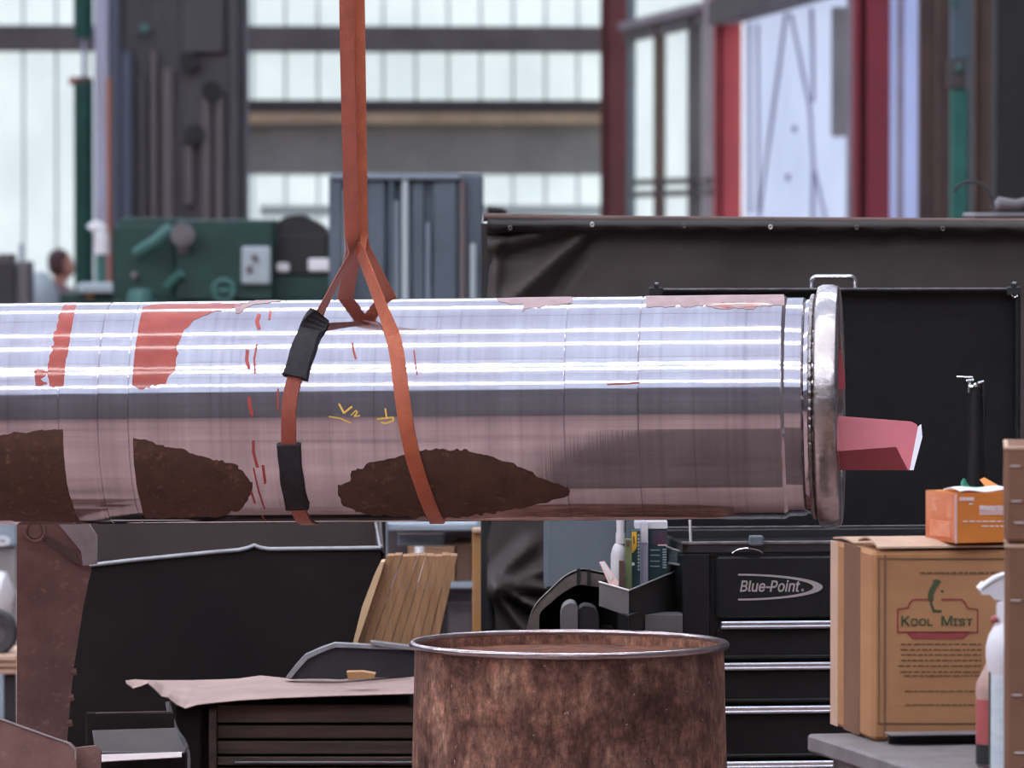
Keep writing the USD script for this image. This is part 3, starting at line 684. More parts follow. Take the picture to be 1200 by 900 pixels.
# ================================================================== WELDING SCREEN
mat("screen_cloth", (.078, .066, .063), (.060, .050, .048), 5, .62, bump=.15, bscale=30, spec=.25)
mat("screen_hem", (.020, .018, .018), (.030, .026, .025), 8, .6)
SD = 12.7
mat("grommet_dark", (.12, .11, .11), None, rough=.4, metal=.5)
sw0, sw1 = W(569, 300, SD)[0], W(1330, 300, SD)[0]; stop = W(600, 262, SD)[2]
ws = thing("welding_screen", "dark brown welding curtain screen on a black rail behind the tool chest", "welding screen", loc=((sw0 + sw1) / 2, SD, 0))
def crease(x, y, ax, ay, bx, by, w, h):
    d = np.array([bx - ax, by - ay], float); L = np.linalg.norm(d); d /= L
    q = np.array([x - ax, y - ay]); t = np.dot(q, d) / L; n = abs(q[0] * d[1] - q[1] * d[0])
    return h * math.exp(-(n / w) ** 2) * math.exp(-max(0, -t) * 8 - max(0, t - 1) * 6)
def curtain(u, v):
    px, py = 571 + (1330 - 571) * u, 268 + (1240 - 268) * v
    d = .012 * math.sin(px / 46) * min(1, v * 3) + .02 * (meshkit.fbm(np.array([[px / 90, py / 160, 2.0]]), 3, 3)[0] - .5)
    for c in ((690, 268, 600, 350, 10, .035), (660, 268, 575, 288, 6, .03), (700, 272, 640, 352, 7, -.02), (675, 275, 590, 300, 6, -.02), (585, 275, 578, 360, 7, .02),
              (580, 686, 640, 668, 6, .03), (580, 688, 650, 690, 7, .04), (580, 690, 640, 715, 6, .045), (580, 694, 620, 745, 6, .045), (578, 680, 620, 640, 9, .03), (580, 688, 655, 702, 4, -.02), (580, 690, 632, 728, 4, -.025)):
        d -= crease(px, py, *c)
    return W(px, py, SD + .03) + np.array([0, d, 0])
part(ws, "curtain", grid(curtain, 190, 150, (0, .003, 0)), "screen_cloth", smooth=True)
def rail(u): return 571 + (1330 - 571) * u
hem = grid(lambda u, v: W(rail(u), 257 + 6 * max(0, 1 - u * 1.3) * -.5 + 19 * v + (1.2 * math.sin(rail(u) / 9) if v > .5 else 0), SD) + np.array([0, -.022 * math.sin(math.pi * v), 0]), 120, 8, (0, .035, 0))
part(ws, "hem", hem, "screen_hem", smooth=True)
part(ws, "rail", tube([W(567, 254.5, SD), W(700, 257.5, SD), W(1330, 262, SD)], .009, 12), "brown_steel")
for px in (572, 1322):
    p = W(px, 262, SD); part(ws, "post", tube([(p[0], SD + .04, 0), (p[0], SD + .04, p[2])], .016, 12), "soot_black")
    part(ws, "foot", cbox((p[0] - .03, SD - .3, 0), (p[0] + .03, SD + .38, .04), .005), "soot_black")
for px, py in ((598, 267), (694, 263), (802, 264.5), (903, 266), (1004, 266.5), (1105, 268)):
    part(ws, "grommet", tube([W(px + 1.9 * math.cos(a), py + 2.3 * math.sin(a), SD - .03) for a in np.linspace(0, 2 * math.pi, 14, endpoint=False)], .0018, 6, closed=True), "satin_silver" if px in (694, 903) else "grommet_dark")

# ================================================================== RIGHT: bench, boxes, bottles
mat("cardboard", (.47, .245, .12), (.40, .20, .098), 3, .8, bump=.08, bscale=80, stretch=(1, 1, 3), spec=.15)
mat("cardboard_pale", (.60, .42, .31), (.50, .34, .25), 8, .8, spec=.15)
mat("cardboard_dark", (.24, .13, .085), (.19, .10, .066), 4, .8, bump=.1, spec=.15)
mat("print_dark", (.17, .10, .05), None, rough=.8)
mat("print_green", (.07, .09, .045), None, rough=.8)
mat("print_red", (.30, .06, .055), None, rough=.8)
mat("glove_orange", (.75, .255, .05), (.70, .22, .045), 8, .5, spec=.3)
mat("glove_orange_dark", (.56, .13, .045), (.70, .30, .16), 9, .5)
mat("print_pink", (.85, .55, .50), None, rough=.6)
mat("print_peach", (.72, .32, .20), (.66, .22, .10), 60, .6)
mat("print_white", (.85, .83, .86), None, rough=.6)
mat("tissue_white", (.85, .87, .92), None, rough=.7)
mat("glove_green", (.03, .20, .13), (.06, .30, .20), 60, .5)
mat("bench_steel", (.16, .145, .15), (.22, .20, .205), 14, .55, bump=.2)
mat("bottle_white", (.84, .85, .90), None, rough=.35, spec=.5)
mat("label_blue", (.55, .66, .72), (.70, .77, .82), 25, .5, stretch=(1, 1, 4))
mat("bottle_pink", (.50, .33, .29), (.42, .27, .24), 40, .5)
mat("bottle_red", (.42, .10, .10), None, rough=.4)
mat("label_edge_green", (.04, .07, .05), None, rough=.5)

KA = 9.5
kf = W(1022, 868, 9.3); K0 = np.array([kf[0], 9.3, 0]); ZB = kf[2]
# bench
BA = 13.0
bc = W(950, 862, 9.42); bq = trimesh.transformations.rotation_matrix(math.radians(BA), [0, 0, 1])
wbn = thing("steel_bench", "grey steel bench top carrying the cardboard boxes at lower right", "workbench", loc=(bc[0], 9.42, 0), rotz=BA)
part(wbn, "bench_top", cbox((0, -1.3, ZB - .030), (1.6, .02, ZB - .002), .004), "bench_steel", local=True)
part(wbn, "apron", [cbox((.03, -1.25, ZB - .10), (.05, -.02, ZB - .03)), cbox((.03, -.05, ZB - .10), (1.55, -.03, ZB - .03)), cbox((.03, -1.27, ZB - .10), (1.55, -1.25, ZB - .03))], "bench_steel", local=True)
for x, y in ((.06, -.06), (1.5, -.06), (.06, -1.2), (1.5, -1.2)):
    part(wbn, "leg", cbox((x - .025, y - .025, 0), (x + .025, y + .025, ZB - .03)), "bench_steel", local=True)
bp = thing("steel_plate", "thin grey plate lying under the printed cardboard box", "plate", loc=(K0[0] + .17, 9.30, ZB), rotz=KA)
part(bp, "sheet", cbox((-.155, -.05, .0135), (.10, -.002, .0165), .001), "bench_steel", local=True)
part(bp, "gap_shade", [cbox((-.15, -.012, -.002), (.095, -.004, .0135), .001)], "soot_black", local=True)  # black bar put in as the shadow gap under the plate
# printed cardboard box
kb = thing("cardboard_box", "brown cardboard carton with green lettering and a red emblem frame on its front", "cardboard box", loc=(K0[0], 9.3, ZB), rotz=KA)
KX, KY = kb.M[:3, 0], kb.M[:3, 1]; KN = -KY
ztopk = W(1022, 646, 9.3)[2] - ZB; KW, KDp = .278, .30
z0k = .012
def bulge(lo, hi, amp):
    b = cbox(lo, hi, .006)
    for _ in range(4): b = b.subdivide()
    v = b.vertices; c = (np.array(lo) + hi) / 2; e = (np.array(hi) - lo) / 2; q = (v - c) / e
    for k in range(3):
        o = [j for j in range(3) if j != k]
        v[:, k] += amp[k] * np.sign(q[:, k]) * (np.abs(q[:, k]) > .93) * (1 - q[:, o[0]] ** 2).clip(0) * (1 - q[:, o[1]] ** 2).clip(0)
    b.vertices = v; return b
part(kb, "carton", bulge((0, 0, .0), (KW, KDp, ztopk), (.0, .0, .003)), "cardboard", local=True)
part(kb, "flap", grid(lambda u, v: (.008 + (KW - .004) * u, .0 + .14 * v, ztopk + .004 + .010 * math.sin(math.pi * v) * (1 - .5 * u) + .004 * math.sin(5 * u + 1) * v), 30, 12, (0, 0, .003)), "cardboard_pale", local=True, label="lifted pale top flap")
part(kb, "flap", grid(lambda u, v: (.004 + (KW - .002) * u, KDp - .15 * v, ztopk + .002 + .004 * math.sin(math.pi * v)), 12, 8, (0, 0, .003)), "cardboard_pale", local=True)
part(kb, "side_tape", cbox((-.0008, .085, .0), (.0005, .20, ztopk + .002), .0005), "cardboard_dark", local=True)
part(kb, "side_tape", cbox((-.0006, .245, .0), (.0005, .298, ztopk), .0005), "cardboard_pale", local=True)
part(kb, "edge_crease", cbox((.018, -.0012, .004), (.022, .002, ztopk - .006), .0005), "cardboard_dark", local=True)
PK, NK = K0 - KY * .0006, KN
fr = unary_union([stroke([(1030, 655), (1030, 848)], 1.6), stroke([(1029, 655), (1200, 655)], 1.6), stroke([(1029, 848), (1200, 848)], 1.6)])
part(kb, "print_frame", print_on(fr, PK, NK), "print_dark", smooth=False)
em = Polygon([(1052, 741), (1052, 714), (1064, 712.5), (1066, 707), (1070, 702.5), (1127, 702.5), (1131, 707), (1134, 713), (1145.5, 714), (1145.5, 741)])
part(kb, "emblem_frame", print_on(em.exterior.buffer(.9).difference(sbox(1090, 699, 1103, 706)), PK, NK), "print_red", smooth=False)
part(kb, "emblem_base", print_on(Polygon([(1060, 740), (1138, 740), (1129, 749), (1069, 749)]), PK, NK), "print_red", smooth=False)
for tx, a, b, ch_ in (("K", 1056, 1066, 11), ("OOL", 1067, 1093, 8), ("M", 1103, 1116, 11), ("IST", 1117, 1140, 8)):
    part(kb, "emblem_lettering", text_plane(tx, a, 733, b, ch_, PK, NK, 0, True, .0008), "print_green", smooth=False)
pl = LineString([(1098, 682), (1093, 690), (1090.5, 697), (1091, 702)]).buffer(3.2).union(LineString([(1091, 700), (1091, 708), (1094, 715)]).buffer(1.6)).union(LineString([(1094, 716), (1102, 716.5)]).buffer(1.6)).union(LineString([(1095, 681), (1100, 681.5)]).buffer(2.0)).union(Point(1104, 693).buffer(1.6))
part(kb, "emblem_plume", print_on(pl, PK, NK), "print_green", smooth=False)
r_ = random.Random(3)
def lines(rows, x0, x1, h):
    out = []
    for y in rows:
        x = x0 + r_.uniform(0, 6)
        while x < x1:
            w = r_.uniform(3, 9); out.append(sbox(x, y - h / 2, min(x + w, x1), y + h / 2)); x += w + r_.uniform(1, 2.2)
    return unary_union(out)
part(kb, "print_line", print_on(lines([671.5], 1077, 1190, 2.6), PK, NK), "print_dark", smooth=False, kind="stuff")
part(kb, "print_line", print_on(lines([755, 761.5, 767.5, 774, 780.5, 787.5], 1050, 1150, 1.7), PK, NK), "print_dark", smooth=False, kind="stuff")
part(kb, "print_line", print_on(lines([792, 810, 826], 1058, 1150, 1.5), PK, NK), "print_dark", smooth=False, kind="stuff")
# glove box on it
zt = ZB + ztopk + .012
gf = onplane(1120, 637, (0, 0, zt), Zd); g0 = np.array([gf[0], gf[1], zt])
GD = g0[1]
gb = thing("glove_box", "orange box of disposable gloves on the cardboard carton", "glove box", loc=g0, rotz=20)
GX, GY = gb.M[:3, 0], gb.M[:3, 1]; GN = -GY; pxg = F / GD
gh = (637 - 578) / pxg; gw = .115; gd = 34 / pxg / math.sin(math.radians(20) + .05)
part(gb, "carton", [cbox((0, 0, 0), (gw, .002, gh), .0006), cbox((0, 0, 0), (.002, gd, gh), .0006), cbox((0, gd - .002, 0), (gw, gd, gh), .0006), cbox((gw - .002, 0, 0), (gw, gd, gh), .0006), cbox((0, 0, 0), (gw, gd, .002), .0006), cbox((0, 0, gh - .002), (.02, gd, gh), .0006), cbox((0, gd - .012, gh - .002), (gw, gd, gh), .0006)], "glove_orange", local=True)
part(gb, "end_panel", cbox((-.0008, .003, .003), (.0006, gd - .003, gh - .002), .0003), "glove_orange_dark", local=True, label="darker mottled end panel")
part(gb, "end_print", [cbox((-.0015, .02, .008), (.0, gd - .02, gh * .42), .0003), cbox((-.0015, .012, gh * .5), (.0, .03, gh * .82), .0003), cbox((-.0015, gd - .05, gh * .6), (.0, gd - .025, gh * .85), .0003)], "print_peach", local=True)
part(gb, "tissue", grid(lambda u, v: (.008 + .085 * u, .002 + (gd * .55) * v, gh + .002 + .004 * math.sin(math.pi * v) + .0015 * math.sin(9 * u)), 20, 8, (0, 0, .0015)), "tissue_white", local=True)
part(gb, "torn_flap", plate([(1148, 562), (1153, 559.5), (1178, 574), (1160, 577)], lambda x, y: W(x, y, GD + .10 + (577 - y) * .002), (.001, .003, 0)), "glove_orange")
part(gb, "glove_cuff", grid(lambda u, v: W(1126 + 30 * u, 573 - v * (10 * math.exp(-((u - .12) / .14) ** 2) + 2.5), GD + .075 + .006 * math.sin(7 * u) + .01 * v), 26, 6, (0, .002, 0)), "glove_green", smooth=True)
PG, NG = g0 - GY * .0003, GN
part(gb, "print_stripe", print_on(sbox(1118.5, 579, 1121.5, 637), PG, NG), "print_pink", smooth=False)
part(gb, "print_block", print_on(unary_union([sbox(1147.5, 592.5, 1200, 603.5), sbox(1124, 582.5, 1141.5, 587)]), PG, NG), "print_pink", smooth=False)
part(gb, "print_lettering", text_plane("Body Tex", 1149, 597.5, 1181, 5, PG - GY * .0006, NG, 0, True), "print_white", smooth=False)
part(gb, "print_line", print_on(unary_union([lines([611], 1124, 1190, 1.3), lines([616.5], 1148, 1190, 1.2), lines([590.5], 1131, 1140, 1.6), lines([584.8], 1124.5, 1141, 2.0)]), PG - GY * .0006, NG), "print_white", smooth=False, kind="stuff")
# two plain cartons at the right edge
b8 = W(1177, 522, 8.33)
for i, (ya, yb, lab) in enumerate(((637, None, "plain brown carton on the bench, lower of two stacked at the right edge"), (522, 637, "plain brown carton with top edge painted pale as lit, upper of two stacked at the right edge"))):
    z0 = ZB - .002 if yb is None else W(1176, yb - .7, 8.33)[2]; z1 = W(1176, ya, 8.33)[2]
    x = b8[0] + (0 if i else .0015)
    t = thing("cardboard_box", lab, "cardboard box", loc=(x, 8.33, z0), rotz=-4.5)
    part(t, "carton", bulge((0, 0, 0), (.22, .24, z1 - z0 - .001), (.001, .0, .0)), "cardboard_dark", local=True)
    part(t, "top_flap", [cbox((-.001, -.001, z1 - z0 - .006), (.222, .118, z1 - z0 - .0015), .001), cbox((-.001, .121, z1 - z0 - .006), (.222, .241, z1 - z0 - .0015), .001)], "cardboard_pale", local=True)  # light on the top edge is put into the paler cardboard
    part(t, "tape", cbox((.07, -.0015, (z1 - z0) * .55), (.13, 0, z1 - z0 - .004), .0003), "cardboard_pale", local=True)
    for xx, zz_ in ((.010, .42), (.008, .78), (.014, .2)):
        part(t, "staple", cbox((xx, -.0025, (z1 - z0) * zz_), (xx + .014, 0, (z1 - z0) * zz_ + .002), .0005), "satin_silver", local=True)
# spray bottle
SB = 8.84; sc_ = W(1184, 800, SB); pb = SB / F
def prof_px(pts, cx, D): return [((abs(x - cx)) * D / F, W(cx, y, D)[2]) for x, y in pts]
def zpy(y, D=SB): return W(1184, y, D)[2]
spb = thing("spray_bottle", "white spray bottle with a pale blue label in front of the printed carton", "spray bottle", loc=(sc_[0], SB, ZB))
body = [(0, ZB), (22 * pb, ZB), (24.5 * pb, ZB + .004)] + [(24.5 * pb, zpy(y)) for y in (880, 800, 790)] + [(27 * pb, zpy(784)), (29 * pb, zpy(770)), (29 * pb, zpy(758)), (26 * pb, zpy(745)), (20 * pb, zpy(734)), (15 * pb, zpy(727)), (0, zpy(727))]
cxy = (sc_[0], SB, 0)
part(spb, "bottle", lathe(body, 48, center=cxy), "bottle_white")
part(spb, "label", lathe([(24.4 * pb, ZB + .006), (24.9 * pb, ZB + .006), (24.9 * pb, zpy(792)), (24.4 * pb, zpy(792))], 48, center=cxy, closed=True), "label_blue", label="pale blue label")
part(spb, "label_edge", grid(lambda u, v: (sc_[0] + 25.2 * pb * math.cos(a_l := math.radians(186 + 12 * u)), SB + 25.2 * pb * math.sin(a_l), ZB + .006 + v * (zpy(772) - ZB)), 4, 8, (-.0008, -.0002, 0)), "label_edge_green", label="dark green label edge")
part(spb, "neck", lathe([(0, zpy(730)), (16 * pb, zpy(730)), (17 * pb, zpy(728)), (17 * pb, zpy(706)), (14 * pb, zpy(700)), (0, zpy(700))], 36, center=cxy), "bottle_white")
head = plate([(1149, 689), (1153, 684), (1165, 676), (1176, 672), (1196, 672), (1204, 680), (1204, 702), (1166, 703), (1160, 697), (1151, 697)], lambda x, y: W(x, y, SB - .014), (0, .028, 0))
part(spb, "spray_head", head, "bottle_white")
part(spb, "nozzle", tube([W(1147.5, 692, SB), W(1155, 686, SB)], [.0075, .009], 20), "bottle_white")
part(spb, "head_ridge", tube(smoothpath([W(1150, 690, SB - .015), W(1160, 682, SB - .015), W(1177, 674, SB - .015), W(1190, 672.5, SB - .015)], 20), .0022, 8), "bottle_white")
part(spb, "red_stop", tube([W(1161, 728, SB - .01), W(1168, 725, SB - .01)], [.0045, .006], 12), "bottle_red", label="small red stop")
# second bottle
B2 = 8.905; p2 = B2 / F; c2 = W(1164, 850, B2)
def z2(y): return W(1164, y, B2)[2]
bt = thing("dispenser_bottle", "pinkish cone-shouldered bottle with a red band, beside the spray bottle", "bottle", loc=(c2[0], B2, ZB))
cc = (c2[0], B2, 0)
part(bt, "bottle", lathe([(0, ZB), (19 * p2, ZB), (20 * p2, ZB + .003), (20 * p2, z2(819)), (21 * p2, z2(812)), (20 * p2, z2(800)), (12 * p2, z2(785)), (7 * p2, z2(772)), (5 * p2, z2(766)), (0, z2(766))], 40, center=cc), "bottle_pink")
part(bt, "red_band", lathe([(20 * p2, z2(871)), (20.6 * p2, z2(871)), (20.6 * p2, z2(819)), (20 * p2, z2(819))], 40, center=cc, closed=True), "bottle_red", label="red band")
part(bt, "base_band", lathe([(19.6 * p2, ZB + .002), (20.5 * p2, ZB + .002), (20.5 * p2, z2(871.5)), (19.6 * p2, z2(871.5))], 40, center=cc, closed=True), "soot_black", label="dark base band")

# ================================================================== CENTRE: parts bin with cartons, cabinet, guard
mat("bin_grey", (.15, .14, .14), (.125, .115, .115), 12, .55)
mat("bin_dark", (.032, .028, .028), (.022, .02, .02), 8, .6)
BD = 11.5500
tr = thing("parts_bin", "grey steel parts bin hung at the left side of the tool chest", "parts bin", loc=tuple(W(745, 735, 11.6500)))
def bin_f(x, y): return W(x, y, 11.5000 + (737 - x) * .0022)     # front wall, receding to the left
def bin_s(x, y): return W(x, y, 11.5000 + (x - 737) * .0042)     # side wall, receding to the right
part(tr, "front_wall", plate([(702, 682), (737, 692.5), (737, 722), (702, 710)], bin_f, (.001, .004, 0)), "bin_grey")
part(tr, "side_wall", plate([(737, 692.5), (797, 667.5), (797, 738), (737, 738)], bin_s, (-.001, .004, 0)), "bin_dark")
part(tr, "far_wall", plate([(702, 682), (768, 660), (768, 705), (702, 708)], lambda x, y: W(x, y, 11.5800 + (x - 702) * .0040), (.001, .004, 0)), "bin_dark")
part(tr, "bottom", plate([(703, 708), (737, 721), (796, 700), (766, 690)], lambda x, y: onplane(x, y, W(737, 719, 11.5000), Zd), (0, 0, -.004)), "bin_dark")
part(tr, "rim", [tube([bin_f(702, 682), bin_f(737, 692)], .0022, 8), tube([bin_s(737, 692), bin_s(797, 667)], .0018, 8)], "satin_silver")
part(tr, "corner_post", tube([W(796, 672, 11.7500), W(796, 738, 11.7500)], .004, 10), "satin_silver")
part(tr, "lower_lip", plate([(756, 721), (800, 721), (800, 742), (756, 742)], lambda x, y: W(x, y, 11.5700), (0, .1, 0)), "bin_grey")
zb_ = W(737, 718, 11.5000)[2]
mat("carton_green", (.16, .20, .085), (.12, .155, .07), 30, .6)
mat("carton_teal", (.014, .045, .05), (.02, .06, .065), 40, .5)
mat("carton_yellow", (.75, .42, .03), None, rough=.5)
mat("carton_lavender", (.36, .34, .43), (.30, .29, .37), 20, .5)
mat("carton_picture", (.10, .035, .06), (.03, .05, .07), 60, .5)
mat("print_pale", (.30, .38, .40), None, rough=.6)
mat("plastic_white", (.66, .64, .67), None, rough=.4)
mat("brown_strip", (.10, .045, .04), None, rough=.6)
def carton(name, label, cat, x0, y0, x1, D, dep, m, rz=0):
    a, b = W(x0, y0, D), W(x1, y0, D); z1 = a[2]
    t = thing(name, label, cat, loc=(a[0], D, zb_), rotz=rz)
    part(t, "carton", cbox((0, 0, 0), (b[0] - a[0], dep, z1 - zb_), .001), m, local=True)
    return t, D
t, D_ = carton("slim_carton", "slim olive green carton standing in the parts bin", "carton", 732.5, 632, 740.5, 11.5750, .03, "carton_green")
part(t, "print_spot", plate(Polygon([(734, 634), (738, 633.5), (738, 640), (734, 640)]), lambda x, y: W(x, y, 11.5690), (0, .0008, 0)), "brown_strip")
t, D_ = carton("slim_carton", "dark teal carton with a yellow panel on its front in the parts bin", "carton", 740.5, 622, 750.5, 11.6100, .05, "carton_teal")
part(t, "yellow_panel", plate([(735.8, 623), (741.5, 623), (741.5, 641), (737.5, 648), (735.8, 648)], lambda x, y: W(x + 4.7, y, 11.6090), (0, .0008, 0)), "carton_yellow", label="yellow panel")
part(t, "print_mark", plate([(741.5, 629), (743.5, 628), (744, 637), (742.5, 637)], lambda x, y: W(x, y, 11.6080), (0, .0008, 0)), "brown_strip")
part(t, "print_mark", plate(Point(741.8, 661).buffer(2.0), lambda x, y: W(x, y, 11.6090), (0, .0008, 0)), "print_white")
for yy in range(626, 668, 4):
    part(t, "spine_print", plate(sbox(747.3, yy, 749.6, yy + 2.7), lambda x, y: W(x, y, 11.6090), (0, .0008, 0)), "print_pale", smooth=False)
t, D_ = carton("white_carton", "lavender grey carton with white top between two teal cartons", "carton", 751, 614, 759.5, 11.6600, .08, "carton_lavender")
part(t, "white_top", plate(sbox(751.2, 615, 759.3, 636), lambda x, y: W(x, y, 11.6590), (0, .0008, 0)), "plastic_white", label="white upper half")
t, D_ = carton("picture_carton", "teal carton with a dark red picture and white lid, rightmost in the parts bin", "carton", 759.8, 618, 782, 11.7250, .08, "carton_teal")
part(t, "lid", plate(sbox(744, 612, 782.2, 619.5), lambda x, y: W(x, y, 11.7230), (0, .09, 0)), "plastic_white", label="white lid")
part(t, "picture", plate(sbox(764, 622, 781, 638), lambda x, y: W(x, y, 11.7240), (0, .0008, 0)), "carton_picture", label="dark red picture")
part(t, "print_bar", plate(sbox(771, 638, 781.5, 639.6), lambda x, y: W(x, y, 11.7238), (0, .0008, 0)), "print_pink")
for k_, yy in enumerate(range(643, 666, 3)):
    part(t, "side_print", plate(sbox(776.5, yy, 781.2, yy + 1.9), lambda x, y: W(x, y, 11.7240), (0, .0008, 0)), "print_pale", smooth=False)
for yy in (644, 650, 657, 663):
    part(t, "front_print", plate(sbox(762, yy, 773, yy + 1.2), lambda x, y: W(x, y, 11.7240), (0, .0008, 0)), "print_pale", smooth=False)
t, D_ = carton("thin_block", "thin dark brown strip standing before the white squeeze bottle", "strip", 725.5, 657, 731.5, 11.5650, .02, "brown_strip")
wbq = thing("squeeze_bottle", "white squeeze bottle standing at the left in the parts bin", "bottle", loc=(W(725, 690, 11.6300)[0], 11.6300, zb_)); q_ = 11.6300 / F
def z3(y): return W(725, y, 11.6300)[2]
part(wbq, "bottle", lathe([(0, zb_), (9 * q_, zb_), (9.4 * q_, zb_ + .003), (9.4 * q_, z3(650)), (7 * q_, z3(641)), (4.5 * q_, z3(637)), (0, z3(637))], 32, center=(wbq.M[0, 3], 11.6300, 0)), "plastic_white")
part(wbq, "cap", lathe([(0, z3(637)), (5.5 * q_, z3(637)), (5.5 * q_, z3(625)), (4.5 * q_, z3(623)), (5 * q_, z3(606)), (0, z3(606))], 28, center=(wbq.M[0, 3] + 2 * q_, 11.6300, 0)), "plastic_white")
ps = thing("paper_strip", "creased white paper strip leaning at the left end of the parts bin", "paper", loc=tuple(W(714, 690, 11.5500)))
part(ps, "sheet", plate([(702, 658.5), (708, 657.5), (725, 683), (722, 690), (716, 690)], lambda x, y: W(x, y, 11.5600 + (690 - y) * .0006), (.0005, .0012, 0)), "print_pink")
part(ps, "fold", plate([(704, 660), (707, 658), (718, 676), (716, 681)], lambda x, y: W(x, y, 11.5550 + (690 - y) * .0006), (0, .001, 0)), "plastic_white")
# blue-grey cabinet behind
cb = thing("steel_cabinet", "blue-grey steel cabinet in front of the dark screen", "cabinet", loc=(W(690, 700, 12.2)[0], 12.2, 0))
def cab(x0, x1, y0, y1, z0, z1, b=.004): return cbox((x0, y0, z0), (x1, y1, z1), b)
xa, xb = W(638, 700, 12.2)[0], W(790, 700, 12.2)[0]; zt_ = W(700, 603, 12.2)[2]; zlow = W(700, 692, 12.2)[2]
part(cb, "carcass", cab(xa, xb, 12.215, 12.5, zlow, zt_), "blue_steel")
part(cb, "stand", [cab(xa + .06, xb, 12.23, 12.48, 0, zlow - .001)], "soot_black")
part(cb, "door_panel", cab(xa + .004, (xa + xb) / 2 + .03, 12.2, 12.215, zlow + .004, zt_ - .006), "blue_steel")
part(cb, "door_panel", cab((xa + xb) / 2 + .034, xb - .004, 12.2, 12.215, zlow + .004, zt_ - .006), "blue_steel")
part(cb, "top_edge", cab(xa - .003, xb + .003, 12.195, 12.5, zt_ + .001, zt_ + .012), "chrome")
part(cb, "lower_lip", plate([(680, 690), (703, 690), (703, 712), (694, 718), (672, 708)], lambda x, y: W(x, y, 12.12), (0, .05, 0)), "blue_steel")
mat("guard_brown", (.125, .10, .092), (.09, .072, .066), 18, .5, bump=.2)
mat("guard_black", (.012, .011, .011), None, rough=.7)
gu = thing("curved_guard", "dark curved sheet-metal guard arching beside the parts bin", "guard", loc=(W(665, 720, 11.75)[0], 11.75, 0))
outerp = smoothpath([(614, 760, 0), (618, 735, 0), (626, 712, 0), (644, 692, 0), (668, 672, 0), (683, 667, 0), (700, 670, 0), (716, 674, 0), (724, 679, 0)], 40)[:, :2]
innerp = smoothpath([(640, 760, 0), (632, 735, 0), (632, 722, 0), (646, 706, 0), (664, 692, 0), (680, 685, 0), (700, 688, 0), (724, 692, 0)], 40)[:, :2]
part(gu, "arch", plate([tuple(p) for p in outerp] + [tuple(p) for p in innerp[::-1]], lambda x, y: W(x, y, 11.72), (0, .04, 0)), "guard_brown")
part(gu, "arch_hood", grid(lambda u, v: W(*outerp[int(round(u * 39))], 11.72 + .28 * v), 39, 2, (0, 0, -.004)), "guard_brown")
part(gu, "rear_plate", plate([tuple(p) for p in outerp] + [(724, 760)], lambda x, y: W(x, y, 12.0), (0, .01, 0)), "guard_black")
part(gu, "band", [plate(sbox(676, 666.5, 680, 686), lambda x, y: W(x, y, 11.715), (0, .02, 0)), plate(sbox(688, 667.5, 692, 687), lambda x, y: W(x, y, 11.715), (0, .02, 0))], "guard_black")
part(gu, "support", cbox((W(650, 760, 11.8)[0], 11.8, 0), (W(720, 760, 11.8)[0], 11.98, W(700, 740, 11.8)[2])), "guard_black")
hs = thing("duct_stub", "short grey round duct standing inside the curved guard", "duct", loc=(W(668, 730, 11.85)[0], 11.6, 0))
part(hs, "duct", plate([(657, 760)] + smoothpath([(657, 724, 0), (659, 714, 0), (664, 708.5, 0), (669, 707, 0), (674, 708.5, 0), (677, 713, 0)], 20)[:, :2].tolist() + [(677, 760)], lambda x, y: W(x, y, 11.56), (0, .12, 0)), "bin_grey")
part(hs, "mouth", plate([(677, 760)] + smoothpath([(677, 718, 0), (680, 712.5, 0), (686, 710, 0), (694, 711.5, 0), (700, 717, 0), (702, 726, 0)], 20)[:, :2].tolist() + [(702, 760)], lambda x, y: W(x, y, 11.57), (0, .10, 0)), "guard_black")
part(hs, "foot", cbox((W(658, 760, 11.6)[0], 11.57, 0), (W(700, 760, 11.6)[0], 11.66, W(700, 755, 11.6)[2])), "guard_black")

# ================================================================== LEFT FOREGROUND: bin, boards, crate, bracket
mat("hopper_black", (.019, .0145, .014), (.012, .0105, .011), 4, .7, bump=.1, spec=.12)
mat("hopper_inside", (.072, .050, .046), (.055, .039, .037), 3, .7)
mat("pale_edge", (.34, .36, .39), (.26, .26, .28), 40, .4, .3)  # the hopper lip's highlight is put into this pale tone; straps share it
mat("board_tan", (.40, .225, .12), (.28, .15, .078), 16, .75, stretch=(5, 1, .5), bump=.15, bscale=60, spec=.2)
mat("board_edge", (.60, .41, .24), None, rough=.75)
mat("crate_wood", (.105, .070, .058), (.060, .042, .038), 9, .8, stretch=(.6, 2, 6), bump=.2)
mat("crate_gap", (.018, .014, .014), None, rough=.9)
mat("kraft_sheet", (.42, .30, .27), (.33, .23, .21), 7, .75, bump=.1, bscale=20)
mat("panel_blue_black", (.030, .031, .038), (.022, .022, .027), 8, .55)
mat("rusty_plate", (.26, .145, .125), (.19, .10, .09), 12, .6, bump=.25, bscale=90, c3=(.30, .18, .16), s3=50)
mat("plate_facet", (.42, .38, .39), (.33, .29, .30), 25, .5, .2)  # paler grey puts the light on the bent edge into the colour
mat("tan_block", (.40, .22, .10), None, rough=.8)
mat("shelf_grey", (.062, .050, .048), (.046, .037, .036), 10, .6)
mat("shelf_edge", (.62, .52, .50), None, rough=.5)
HD = 12.35
hp = thing("steel_hopper", "large black open hopper bin with bent pale lip under the left of the pipe", "hopper", loc=(W(270, 700, HD)[0], HD, 0))
lip = [(48, 671), (80, 666), (113, 661.5), (150, 657), (200, 652), (245, 647.5), (280, 644.5), (291, 642), (298, 639), (305, 642), (315, 643.5), (360, 643), (410, 642.5), (446, 642)]
